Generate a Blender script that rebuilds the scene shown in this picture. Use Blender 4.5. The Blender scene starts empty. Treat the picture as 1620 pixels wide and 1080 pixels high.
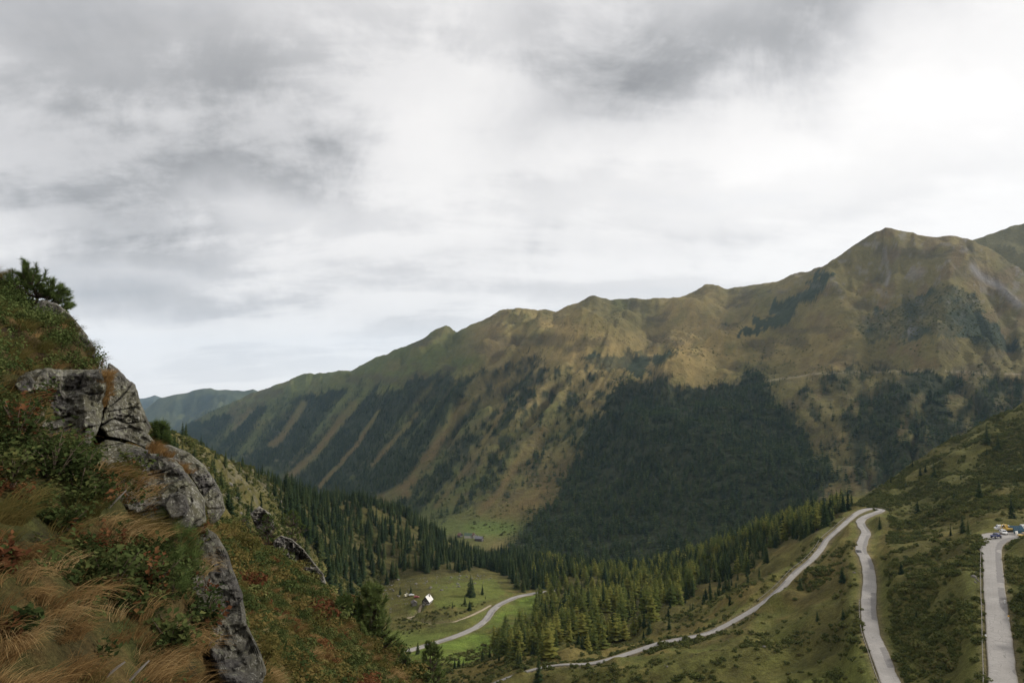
import bpy, bmesh, math, random
import numpy as np
random.seed(7)
RNG = np.random.default_rng(11)
SC = bpy.context.scene
COL = SC.collection

# ------------------------------------------------------------------ camera
F = 1080.0                       # focal length in photo pixels (24 mm on 36 mm)
PITCH = math.atan2(80.0, F)      # horizon stands at photo row 620
cp, sp = math.cos(PITCH), math.sin(PITCH)
cam_data = bpy.data.cameras.new('camera')
cam_data.sensor_width = 36.0
cam_data.lens = 24.0
cam_data.clip_start = 0.1
cam_data.clip_end = 60000.0
cam = bpy.data.objects.new('camera', cam_data)
COL.objects.link(cam)
cam.location = (0, 0, 0)
cam.rotation_euler = (math.pi / 2 + PITCH, 0, 0)
SC.camera = cam

def uv(px, py):
    a = (np.asarray(px, float) - 810.0) / F
    b = (540.0 - np.asarray(py, float)) / F
    d = cp - b * sp
    return a / d, (sp + b * cp) / d

def P(px, py, Y):
    u, e = uv(px, py)
    return np.array([u * Y, Y, e * Y])

def proj(x, y, z):
    y = np.maximum(y, 1e-3)
    u, e = x / y, z / y
    b = (e * cp - sp) / (cp + e * sp)
    a = u * (cp - b * sp)
    return 810 + F * a, 540 - F * b

# ------------------------------------------------------------------ sky
SUN_AZ, SUN_EL = math.radians(72), math.radians(29)
world = bpy.data.worlds.new('World')
SC.world = world
world.use_nodes = True
wt = world.node_tree
for n in list(wt.nodes):
    wt.nodes.remove(n)

class NB:
    """small helper to chain shader nodes"""
    def __init__(s, tree):
        s.t = tree
    def node(s, kind, **kw):
        n = s.t.nodes.new(kind)
        for k, v in kw.items():
            setattr(n, k, v)
        return n
    def link(s, a, b):
        if hasattr(a, 'is_output') or isinstance(a, bpy.types.NodeSocket):
            s.t.links.new(a, b)
        else:
            b.default_value = a
    def m(s, op, a, b=None, c=None, clamp=False):
        n = s.node('ShaderNodeMath', operation=op)
        n.use_clamp = clamp
        s.link(a, n.inputs[0])
        if b is not None: s.link(b, n.inputs[1])
        if c is not None: s.link(c, n.inputs[2])
        return n.outputs[0]
    def ramp(s, fac, stops, interp='LINEAR'):
        n = s.node('ShaderNodeValToRGB')
        n.color_ramp.interpolation = interp
        el = n.color_ramp.elements
        while len(el) < len(stops): el.new(0.5)
        for i, (p, c) in enumerate(stops):
            el[i].position = p
            el[i].color = (*c, 1) if len(c) == 3 else c
        s.link(fac, n.inputs[0])
        return n.outputs[0]
    def noise(s, vec, scale, detail=4, rough=0.5, out=0, dist=0.0):
        n = s.node('ShaderNodeTexNoise')
        n.inputs['Scale'].default_value = scale
        n.inputs['Detail'].default_value = detail
        n.inputs['Roughness'].default_value = rough
        n.inputs['Distortion'].default_value = dist
        if vec is not None: s.link(vec, n.inputs['Vector'])
        return n.outputs[out]
    def mix(s, fac, a, b, mode='MIX'):
        n = s.node('ShaderNodeMix', data_type='RGBA', blend_type=mode)
        s.link(fac, n.inputs[0])
        s.link(a if not isinstance(a, tuple) else (*a, 1), n.inputs[6])
        s.link(b if not isinstance(b, tuple) else (*b, 1), n.inputs[7])
        return n.outputs[2]
    def rng(s, v, a, b, c, d):
        n = s.node('ShaderNodeMapRange')
        for i, q in enumerate((v, a, b, c, d)): s.link(q, n.inputs[i])
        return n.outputs[0]

w = NB(wt)
tc = w.node('ShaderNodeTexCoord').outputs['Generated']
sep = w.node('ShaderNodeSeparateXYZ'); wt.links.new(tc, sep.inputs[0])
dx, dy, dz = sep.outputs
zc = w.m('ADD', w.m('MAXIMUM', dz, 0.0), 0.20)
cmb = w.node('ShaderNodeCombineXYZ')
wt.links.new(w.m('DIVIDE', dx, zc), cmb.inputs[0]); wt.links.new(w.m('DIVIDE', dy, zc), cmb.inputs[1])
plane = cmb.outputs[0]
# cloud deck: noise laid on a flat layer overhead, plus the large masses of this sky
warp = w.node('ShaderNodeTexNoise'); warp.inputs['Scale'].default_value = 4.2; warp.inputs['Detail'].default_value = 5; warp.inputs['Roughness'].default_value = 0.56
wt.links.new(tc, warp.inputs['Vector'])
ws = w.node('ShaderNodeSeparateColor'); wt.links.new(warp.outputs['Color'], ws.inputs[0])
az = w.m('ADD', w.m('ARCTAN2', dx, dy), w.m('MULTIPLY', w.m('SUBTRACT', ws.outputs[0], 0.5), 0.34))
el = w.m('ADD', w.m('ARCSINE', dz), w.m('MULTIPLY', w.m('SUBTRACT', ws.outputs[1], 0.5), 0.16))
def mass(px, py, sx, sy, amp, rot=0.0):
    u, e = uv(px, py)
    a0 = math.atan(u); l0 = math.atan(e * math.cos(a0))
    ca, sa = math.cos(math.radians(rot)), math.sin(math.radians(rot))
    da, dl = w.m('SUBTRACT', az, a0), w.m('SUBTRACT', el, l0)
    p = w.m('ADD', w.m('MULTIPLY', da, ca * F / sx), w.m('MULTIPLY', dl, sa * F / sx))
    q = w.m('SUBTRACT', w.m('MULTIPLY', dl, ca * F / sy), w.m('MULTIPLY', da, sa * F / sy))
    r2 = w.m('ADD', w.m('MULTIPLY', p, p), w.m('MULTIPLY', q, q))
    return w.m('MULTIPLY', w.m('EXPONENT', w.m('MULTIPLY', r2, -0.5)), amp)
acc = 0.86
for args in (
        (90, 265, 180, 85, -0.33), (430, 215, 130, 60, -0.27), (540, 255, 60, 25, -0.14), (210, 365, 110, 28, -0.26), (60, 120, 200, 70, -0.15),
        (330, 70, 240, 45, -0.20), (1080, 60, 260, 60, -0.33, 8), (920, 165, 110, 45, -0.22, 15), (1330, 40, 120, 50, -0.22, 25), (700, 20, 300, 40, -0.08),
        (890, 395, 260, 22, -0.18, 4), (620, 480, 330, 16, -0.14, 3), (240, 488, 140, 18, -0.10), (330, 430, 220, 12, -0.08), (1350, 330, 200, 14, -0.10, 5),
        (400, 320, 80, 40, 0.16), (720, 130, 45, 110, 0.10, -15),
        (1660, 120, 260, 150, 0.22, 25), (1260, 240, 280, 55, 0.14, 14), (1500, 300, 280, 80, 0.10),
        (520, 580, 360, 24, 0.16), (1100, 490, 400, 30, 0.10)):
    acc = w.m('ADD', acc, mass(*args))
# rolls of cloud drawn out along one wind direction
mp_ = w.node('ShaderNodeMapping'); mp_.inputs['Rotation'].default_value = (0, 0, math.radians(-52)); mp_.inputs['Scale'].default_value = (0.9, 1.9, 1)
wt.links.new(plane, mp_.inputs[0])
n1 = w.noise(mp_.outputs[0], 0.85, 6, 0.56, dist=0.25)
n2 = w.noise(tc, 6.0, 6, 0.64, dist=0.4)
acc = w.m('ADD', acc, w.m('MULTIPLY', w.m('SUBTRACT', n1, 0.5), 0.34))
sm = w.node('ShaderNodeMapRange', interpolation_type='SMOOTHSTEP'); wt.links.new(w.m('ADD', n1, w.m('MULTIPLY', w.m('SUBTRACT', n2, 0.5), 0.35)), sm.inputs[0])
for k_, v_ in ((1, 0.43), (2, 0.57), (3, -0.10), (4, 0.09)): sm.inputs[k_].default_value = v_
acc = w.m('ADD', acc, sm.outputs[0])
acc = w.m('ADD', acc, w.m('MULTIPLY', w.m('SUBTRACT', n2, 0.5), 0.22))
# glow of the sun through the deck
sx_, sy_, sz_ = math.sin(SUN_AZ) * math.cos(SUN_EL), math.cos(SUN_AZ) * math.cos(SUN_EL), math.sin(SUN_EL)
dot = w.m('ADD', w.m('ADD', w.m('MULTIPLY', dx, sx_), w.m('MULTIPLY', dy, sy_)), w.m('MULTIPLY', dz, sz_))
glow = w.m('MULTIPLY', w.m('POWER', w.m('MAXIMUM', dot, 0.0), 8.0), 0.22)
lum = w.m('MAXIMUM', w.m('ADD', acc, glow), 0.14)
# thick cloud never gets much brighter than paper white
ov = w.m('MAXIMUM', w.m('SUBTRACT', lum, 0.62), 0.0)
lum = w.m('ADD', w.m('MINIMUM', lum, 0.62), w.m('MULTIPLY', w.m('SUBTRACT', 1.0, w.m('EXPONENT', w.m('MULTIPLY', ov, -2.7))), 0.37))
tint = w.ramp(lum, [(0.25, (0.985, 0.985, 1.0)), (0.6, (1.0, 0.985, 0.985)), (0.9, (1.0, 0.975, 0.95))])
cl = w.node('ShaderNodeVectorMath', operation='SCALE'); wt.links.new(tint, cl.inputs[0]); wt.links.new(lum, cl.inputs[3])
sky = w.node('ShaderNodeTexSky', sky_type='NISHITA')
sky.sun_disc = False
sky.sun_elevation = SUN_EL
sky.sun_rotation = SUN_AZ
sky.altitude = 1500
bg1 = w.node('ShaderNodeBackground'); wt.links.new(sky.outputs[0], bg1.inputs[0]); bg1.inputs[1].default_value = 0.10
bg2 = w.node('ShaderNodeBackground'); wt.links.new(cl.outputs[0], bg2.inputs[0]); bg2.inputs[1].default_value = 1.0
cover = w.rng(n1, 0.25, 0.40, 0.90, 0.98)
mx = w.node('ShaderNodeMixShader'); wt.links.new(cover, mx.inputs[0]); wt.links.new(bg1.outputs[0], mx.inputs[1]); wt.links.new(bg2.outputs[0], mx.inputs[2])
wo = w.node('ShaderNodeOutputWorld'); wt.links.new(mx.outputs[0], wo.inputs[0])

world.cycles.sampling_method = 'NONE'      # an even overcast needs no importance map

# ------------------------------------------------------------------ sun behind thin cloud
sl = bpy.data.lights.new('sun', 'SUN')
sl.energy = 2.9
sl.angle = math.radians(7)
sl.color = (1.0, 0.95, 0.86)
sun = bpy.data.objects.new('sun', sl)
COL.objects.link(sun)
sun.rotation_euler = (math.pi / 2 - SUN_EL, 0, math.pi - SUN_AZ)

SC.view_settings.view_transform = 'Standard'
SC.view_settings.look = 'None'
SC.view_settings.exposure = 0.20
SC.view_settings.gamma = 1.0
SC.cycles.max_bounces = 5
SC.cycles.diffuse_bounces = 2
SC.cycles.glossy_bounces = 1
SC.cycles.transmission_bounces = 2
SC.cycles.volume_bounces = 1
HAZE = 2.4e-5
SC.cycles.transparent_max_bounces = 4
SC.cycles.use_denoising = True

# ------------------------------------------------------------------ numeric helpers
def hash2(ix, iy, seed):
    h = (ix * 374761393 + iy * 668265263 + seed * 974634777) & 0xFFFFFFFF
    h = ((h ^ (h >> 13)) * 1274126177) & 0xFFFFFFFF
    return ((h ^ (h >> 16)) & 0xFFFFFF) / float(0xFFFFFF)

def vnoise(x, y, seed=0):
    x = np.asarray(x, float); y = np.asarray(y, float)
    ix = np.floor(x).astype(np.int64); iy = np.floor(y).astype(np.int64)
    fx = x - ix; fy = y - iy
    fx = fx * fx * fx * (fx * (fx * 6 - 15) + 10); fy = fy * fy * fy * (fy * (fy * 6 - 15) + 10)
    a = hash2(ix, iy, seed); b = hash2(ix + 1, iy, seed)
    c = hash2(ix, iy + 1, seed); d = hash2(ix + 1, iy + 1, seed)
    return (a + (b - a) * fx) * (1 - fy) + (c + (d - c) * fx) * fy - 0.5

def fbm(x, y, octaves=5, seed=0, gain=0.5, lac=2.03):
    s = 0.0; amp = 1.0
    for o in range(octaves):
        s = s + amp * vnoise(x + 17.3 * o, y - 9.1 * o, seed + o)
        x = x * lac; y = y * lac; amp *= gain
    return s                                   # about -0.7 .. 0.7

def ridged(x, y, octaves=4, seed=0):
    s = 0.0; amp = 1.0
    for o in range(octaves):
        s = s + amp * (0.5 - np.abs(vnoise(x + 5.7 * o, y + 3.3 * o, seed + o)) * 2)
        x = x * 2.1; y = y * 2.1; amp *= 0.5
    return s

def sstep(a, b, x):
    t = np.clip((x - a) / (b - a), 0, 1)
    return t * t * (3 - 2 * t)

def in_poly(px, py, poly):
    px = np.asarray(px); inside = np.zeros(px.shape, bool)
    n = len(poly)
    for i in range(n):
        x0, y0 = poly[i]; x1, y1 = poly[(i + 1) % n]
        if y0 == y1: continue
        c = ((y0 > py) != (y1 > py)) & (px < (x1 - x0) * (py - y0) / (y1 - y0) + x0)
        inside ^= c
    return inside

def line_dist(px, py, pts):
    best = np.full(np.shape(px), 1e9)
    for (x0, y0), (x1, y1) in zip(pts[:-1], pts[1:]):
        L = (x1 - x0) ** 2 + (y1 - y0) ** 2
        t = np.clip(((px - x0) * (x1 - x0) + (py - y0) * (y1 - y0)) / L, 0, 1)
        best = np.minimum(best, np.hypot(px - x0 - t * (x1 - x0), py - y0 - t * (y1 - y0)))
    return best

class TPS:
    def __init__(s, c, f, lam=1e-4):
        n = len(c); s.c = c
        d2 = ((c[:, None] - c[None]) ** 2).sum(-1)
        K = 0.5 * d2 * np.log(d2 + 1e-12) + lam * np.eye(n)
        A = np.zeros((n + 3, n + 3)); A[:n, :n] = K
        A[:n, n] = 1; A[:n, n + 1:] = c; A[n, :n] = 1; A[n + 1:, :n] = c.T
        s.w = np.linalg.solve(A, np.concatenate([f, np.zeros(3)]))
    def __call__(s, q):
        out = np.empty(len(q)); n = len(s.c)
        for i in range(0, len(q), 20000):
            qq = q[i:i + 20000]
            d2 = ((qq[:, None] - s.c[None]) ** 2).sum(-1)
            out[i:i + 20000] = (0.5 * d2 * np.log(d2 + 1e-12)) @ s.w[:n] + s.w[n] + qq @ s.w[n + 1:]
        return out

SV = 0.45
class Sheet:
    """terrain as heights over a fan-shaped ground grid: rows by distance, columns by bearing"""
    def __init__(s, pts, u0, u1, nu, y0, y1, nv, lam=1e-4):
        pts = np.array(pts, float)
        u, e = uv(pts[:, 0], pts[:, 1])
        tps = TPS(np.stack([u, SV * np.log(pts[:, 2])], 1), e, lam)
        s.u = np.linspace(u0, u1, nu); s.v = np.linspace(math.log(y0), math.log(y1), nv)
        V, U = np.meshgrid(s.v, s.u, indexing='ij')
        s.U, s.Y = U, np.exp(V)
        s.E = tps(np.stack([U.ravel(), SV * V.ravel()], 1)).reshape(U.shape)
    @property
    def X(s): return s.U * s.Y
    @property
    def Z(s): return s.E * s.Y
    def addz(s, dz): s.E = s.E + dz / s.Y
    def pix(s): return proj(s.X, s.Y, s.Z)
    def z_at(s, x, y):
        u = x / y; v = np.log(y)
        i = np.clip((u - s.u[0]) / (s.u[1] - s.u[0]), 0, len(s.u) - 1.001)
        j = np.clip((v - s.v[0]) / (s.v[1] - s.v[0]), 0, len(s.v) - 1.001)
        i0 = i.astype(int); j0 = j.astype(int); fi = i - i0; fj = j - j0
        E = s.E
        e = (E[j0, i0] * (1 - fi) + E[j0, i0 + 1] * fi) * (1 - fj) + (E[j0 + 1, i0] * (1 - fi) + E[j0 + 1, i0 + 1] * fi) * fj
        return e * y
    def hit(s, px, py):
        u, e = uv(px, py)
        i = float(np.clip((u - s.u[0]) / (s.u[1] - s.u[0]), 0, len(s.u) - 1.001)); i0 = int(i); f = i - i0
        c = s.E[:, i0] * (1 - f) + s.E[:, i0 + 1] * f
        k = np.argmax(c >= e)
        if c[k] < e: return None
        if k > 0:
            t = (e - c[k - 1]) / max(c[k] - c[k - 1], 1e-9)
            Y = math.exp(s.v[k - 1] + t * (s.v[k] - s.v[k - 1]))
        else: Y = math.exp(s.v[0])
        return np.array([u * Y, Y, e * Y])
    def horizon(s):
        """running maximum of elevation: what nearer ground hides"""
        return np.maximum.accumulate(s.E, axis=0)

def mesh_obj(name, verts, faces, mat=None, parent=None, smooth=True, link=True, mats=None, midx=None):
    me = bpy.data.meshes.new(name)
    verts = np.asarray(verts, np.float32)
    if isinstance(faces, np.ndarray) and faces.ndim == 2:
        k = faces.shape[1]; nf = len(faces)
        me.vertices.add(len(verts)); me.vertices.foreach_set('co', verts.ravel())
        me.loops.add(nf * k); me.loops.foreach_set('vertex_index', faces.astype(np.int32).ravel())
        me.polygons.add(nf); me.polygons.foreach_set('loop_start', np.arange(0, nf * k, k, dtype=np.int32))
        me.update(calc_edges=True)
    else:
        me.from_pydata([tuple(v) for v in verts], [], [tuple(f) for f in faces]); me.update()
    if smooth: me.polygons.foreach_set('use_smooth', np.ones(len(me.polygons), bool))
    for m_ in (mats or ([mat] if mat else [])): me.materials.append(m_)
    if midx is not None: me.polygons.foreach_set('material_index', np.asarray(midx, np.int32))
    o = bpy.data.objects.new(name, me)
    if link: COL.objects.link(o)
    if parent: o.parent = parent
    return o

def set_color(me, name, rgb):
    a = me.attributes.new(name, 'FLOAT_COLOR', 'POINT')
    c = np.ones((len(me.vertices), 4), np.float32); c[:, :3] = rgb
    a.data.foreach_set('color', c.ravel())

def grid_faces(nv, nu):
    idx = np.arange(nv * nu).reshape(nv, nu)
    return np.stack([idx[:-1, :-1], idx[:-1, 1:], idx[1:, 1:], idx[1:, :-1]], -1).reshape(-1, 4)

def tag(o, label=None, cat=None, group=None, kind=None):
    if label: o['label'] = label
    if cat: o['category'] = cat
    if group: o['group'] = group
    if kind: o['kind'] = kind
    return o

def empty(name, loc, rz=0.0, s=1.0):
    o = bpy.data.objects.new(name, None); COL.objects.link(o)
    o.empty_display_size = 0.2
    o.location = loc; o.rotation_euler = (0, 0, rz); o.scale = (s, s, s)
    return o

def copy_tree(o, parent=None):
    c = o.copy(); COL.objects.link(c)
    if parent: c.parent = parent
    for ch in list(o.children):
        copy_tree(ch, c)
    return c

def material(name):
    m_ = bpy.data.materials.new(name); m_.use_nodes = True
    t = m_.node_tree
    for n in list(t.nodes): t.nodes.remove(n)
    b = NB(t)
    bs = b.node('ShaderNodeBsdfPrincipled'); out = b.node('ShaderNodeOutputMaterial')
    t.links.new(bs.outputs[0], out.inputs[0])
    bs.inputs['Specular IOR Level'].default_value = 0.2
    bs.inputs['Roughness'].default_value = 0.9
    return m_, b, bs

def bump(b, bs, h, strength, dist):
    n = b.node('ShaderNodeBump'); n.inputs['Strength'].default_value = strength; n.inputs['Distance'].default_value = dist
    b.t.links.new(h, n.inputs['Height']); b.t.links.new(n.outputs[0], bs.inputs['Normal'])

def simple_mat(name, col, rough=0.7, var=0.15, scale=8.0, metal=0.0, spec=0.3):
    m_, b, bs = material(name)
    co = b.node('ShaderNodeTexCoord').outputs['Object']
    n = b.noise(co, scale, 5, 0.6)
    c = b.ramp(n, [(0.3, tuple(x * (1 - var) for x in col)), (0.7, tuple(min(1, x * (1 + var)) for x in col))])
    b.link(c, bs.inputs['Base Color'])
    bs.inputs['Roughness'].default_value = rough; bs.inputs['Metallic'].default_value = metal
    bs.inputs['Specular IOR Level'].default_value = spec
    return m_

def leaf_mat(name, stops, trans=0.25, tint=None):
    """foliage: per-plant and per-leaf colour differences, a little light passing through"""
    m_ = bpy.data.materials.new(name); m_.use_nodes = True
    t = m_.node_tree
    for n in list(t.nodes): t.nodes.remove(n)
    b = NB(t)
    oi = b.node('ShaderNodeObjectInfo'); ge = b.node('ShaderNodeNewGeometry')
    f = b.m('ADD', b.m('MULTIPLY', oi.outputs['Random'], 0.6), b.m('MULTIPLY', ge.outputs['Random Per Island'], 0.4))
    c = b.ramp(f, stops)
    d = b.node('ShaderNodeBsdfDiffuse'); b.link(c, d.inputs[0])
    tr = b.node('ShaderNodeBsdfTranslucent'); b.link(c, tr.inputs[0])
    mx = b.node('ShaderNodeMixShader'); mx.inputs[0].default_value = trans
    t.links.new(d.outputs[0], mx.inputs[1]); t.links.new(tr.outputs[0], mx.inputs[2])
    o = b.node('ShaderNodeOutputMaterial'); t.links.new(mx.outputs[0], o.inputs[0])
    return m_

def terrain_mat(name, scales, bump_s, bump_d, var=0.35):
    m_, b, bs = material(name)
    at = b.node('ShaderNodeAttribute', attribute_name='albedo')
    co = b.node('ShaderNodeTexCoord').outputs['Object']
    n1 = b.noise(co, scales[0], 6, 0.66); n2 = b.noise(co, scales[1], 6, 0.70); n3 = b.noise(co, scales[1] * 5.3, 4, 0.7)
    k1 = b.ramp(n1, [(0.3, (1 - var,) * 3), (0.7, (1 + var, 1 + var * 0.9, 1 + var * 0.7))])
    k2 = b.ramp(n2, [(0.3, (1 - var,) * 3), (0.7, (1 + var,) * 3)])
    k3 = b.ramp(n3, [(0.32, (1 - var * 1.2,) * 3), (0.68, (1 + var,) * 3)])
    c = b.mix(1.0, b.mix(1.0, b.mix(1.0, at.outputs['Color'], k1, 'MULTIPLY'), k2, 'MULTIPLY'), k3, 'MULTIPLY')
    b.link(c, bs.inputs['Base Color'])
    bs.inputs['Roughness'].default_value = 1.0; bs.inputs['Specular IOR Level'].default_value = 0.05
    bump(b, bs, b.m('ADD', n1, n2), bump_s, bump_d)
    return m_

PROTO = {}
def scatter(name, pos, rotz, scl, protos, pidx, tilt=None):
    """one 'stuff' object whose points carry copies of small plants (geometry nodes)"""
    key = tuple(p.name for p in protos)
    if key not in PROTO:
        c = bpy.data.collections.new('plants_' + name)
        for i, p in enumerate(protos):
            p.name = '%s_%02d_plant' % (name, i); c.objects.link(p)
        PROTO[tuple(p.name for p in protos)] = c
        col = c
    else: col = PROTO[key]
    me = bpy.data.meshes.new(name)
    n = len(pos)
    me.vertices.add(n); me.vertices.foreach_set('co', np.asarray(pos, np.float32).ravel())
    rot = np.zeros((n, 3), np.float32); rot[:, 2] = rotz
    if tilt is not None: rot[:, :2] = tilt
    scl = np.asarray(scl, np.float32)
    if scl.ndim == 1: scl = np.repeat(scl[:, None], 3, 1)
    for nm, ty, dat, key in (('rot', 'FLOAT_VECTOR', rot, 'vector'), ('scl', 'FLOAT_VECTOR', scl, 'vector'), ('pidx', 'INT', np.asarray(pidx, np.int32), 'value')):
        a = me.attributes.new(nm, ty, 'POINT'); a.data.foreach_set(key, np.ascontiguousarray(dat).ravel())
    o = bpy.data.objects.new(name, me); COL.objects.link(o)
    ng = bpy.data.node_groups.new(name + '_nodes', 'GeometryNodeTree')
    ng.interface.new_socket('Geometry', in_out='INPUT', socket_type='NodeSocketGeometry')
    ng.interface.new_socket('Geometry', in_out='OUTPUT', socket_type='NodeSocketGeometry')
    gi = ng.nodes.new('NodeGroupInput'); go = ng.nodes.new('NodeGroupOutput')
    ip = ng.nodes.new('GeometryNodeInstanceOnPoints')
    ci = ng.nodes.new('GeometryNodeCollectionInfo'); ci.inputs['Collection'].default_value = col
    ci.inputs['Separate Children'].default_value = True; ci.inputs['Reset Children'].default_value = True
    def na(nm, ty):
        q = ng.nodes.new('GeometryNodeInputNamedAttribute'); q.data_type = ty; q.inputs['Name'].default_value = nm
        return q.outputs[0]
    e2r = ng.nodes.new('FunctionNodeEulerToRotation')
    ng.links.new(na('rot', 'FLOAT_VECTOR'), e2r.inputs[0])
    ng.links.new(gi.outputs[0], ip.inputs['Points']); ng.links.new(ci.outputs[0], ip.inputs['Instance'])
    ip.inputs['Pick Instance'].default_value = True
    ng.links.new(na('pidx', 'INT'), ip.inputs['Instance Index'])
    ng.links.new(e2r.outputs[0], ip.inputs['Rotation'])
    ng.links.new(na('scl', 'FLOAT_VECTOR'), ip.inputs['Scale'])
    ng.links.new(ip.outputs[0], go.inputs[0])
    md = o.modifiers.new('scatter', 'NODES'); md.node_group = ng
    return o
# ================================================================== far mountains
SKYLINE = [(-400, 820), (150, 740), (290, 683), (295, 674), (330, 652), (360, 638), (400, 622), (440, 606), (465, 598), (480, 593), (520, 587), (555, 586), (570, 578), (600, 565),
           (640, 547), (670, 535), (690, 521), (705, 514), (712, 517), (722, 525), (740, 518), (765, 505), (795, 490), (805, 489), (820, 487), (828, 490), (850, 492), (880, 491),
           (905, 481), (925, 473), (940, 469), (955, 471), (965, 473), (990, 474), (1000, 472), (1030, 473), (1060, 472), (1085, 467), (1105, 457), (1120, 450), (1135, 452), (1150, 456), (1165, 455),
           (1200, 450), (1230, 443), (1250, 434), (1265, 430), (1275, 431), (1300, 421), (1330, 403), (1360, 383), (1385, 368), (1400, 361), (1410, 360), (1425, 364), (1450, 371),
           (1480, 374), (1505, 373), (1530, 377), (1560, 389), (1590, 408), (1620, 430), (1700, 490), (1900, 600), (2200, 700)]
far_pts = []
for px, py, Y in [(-400, 820, 7000), (150, 740, 6400), (300, 672, 5600), (400, 622, 5000), (480, 593, 4600), (555, 586, 4300), (640, 547, 3900), (705, 514, 3600), (722, 525, 3550), (795, 490, 3300),
                  (880, 491, 3350), (940, 469, 3350), (1030, 473, 3500), (1120, 450, 3500), (1200, 450, 3300), (1265, 430, 3000), (1330, 403, 2700), (1400, 361, 2500), (1480, 374, 2450),
                  (1530, 377, 2450), (1620, 430, 2300), (1750, 520, 2200), (2200, 700, 2100)]:
    far_pts += [(px, py, Y), (px, py + 75, Y * 1.3), (px, py + 150, Y * 1.7)]
far_pts += [  # foot of the slope, along the valley
    (-400, 860, 5500), (150, 760, 5000), (300, 705, 4300), (400, 752, 2900), (500, 800, 2200), (650, 815, 1650), (740, 852, 1230), (790, 835, 1330), (870, 868, 1150),
    (1000, 890, 1060), (1200, 850, 1060), (1300, 806, 1080), (1400, 768, 1130), (1500, 725, 1180), (1620, 668, 1230), (1750, 610, 1280), (2200, 450, 1500),
    # valley floor this side, dropping under the nearer ground
    (300, 800, 2200), (500, 900, 1200), (740, 920, 900), (1000, 960, 850), (1300, 880, 820), (1620, 760, 900), (2200, 640, 1000), (-400, 950, 3000),
    # faces
    (450, 690, 3500), (450, 640, 4200), (550, 700, 2900), (550, 625, 3700), (620, 760, 2000), (700, 700, 2200), (700, 600, 2850), (780, 760, 1600), (850, 700, 1780), (850, 600, 2350),
    (830, 530, 2850), (920, 640, 1980), (930, 545, 2500), (950, 510, 2900), (1030, 622, 1860), (1060, 570, 2350), (1060, 520, 2900), (1000, 600, 2080), (1150, 540, 2500), (1150, 490, 3000),
    (1210, 602, 1760), (1250, 560, 2050), (1250, 500, 2600), (1330, 590, 1650), (1330, 500, 2050), (1400, 430, 2250), (1400, 520, 1950), (1450, 588, 1620), (1530, 470, 2000), (1560, 540, 1800),
    (1620, 595, 1600), (1620, 500, 1980), (1100, 750, 1330), (1250, 720, 1330), (950, 780, 1380), (1350, 700, 1330), (1450, 670, 1380), (1580, 640, 1420)]
FAR = Sheet(far_pts, -1.05, 1.0, 900, 800, 8600, 520, 3e-5)

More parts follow.
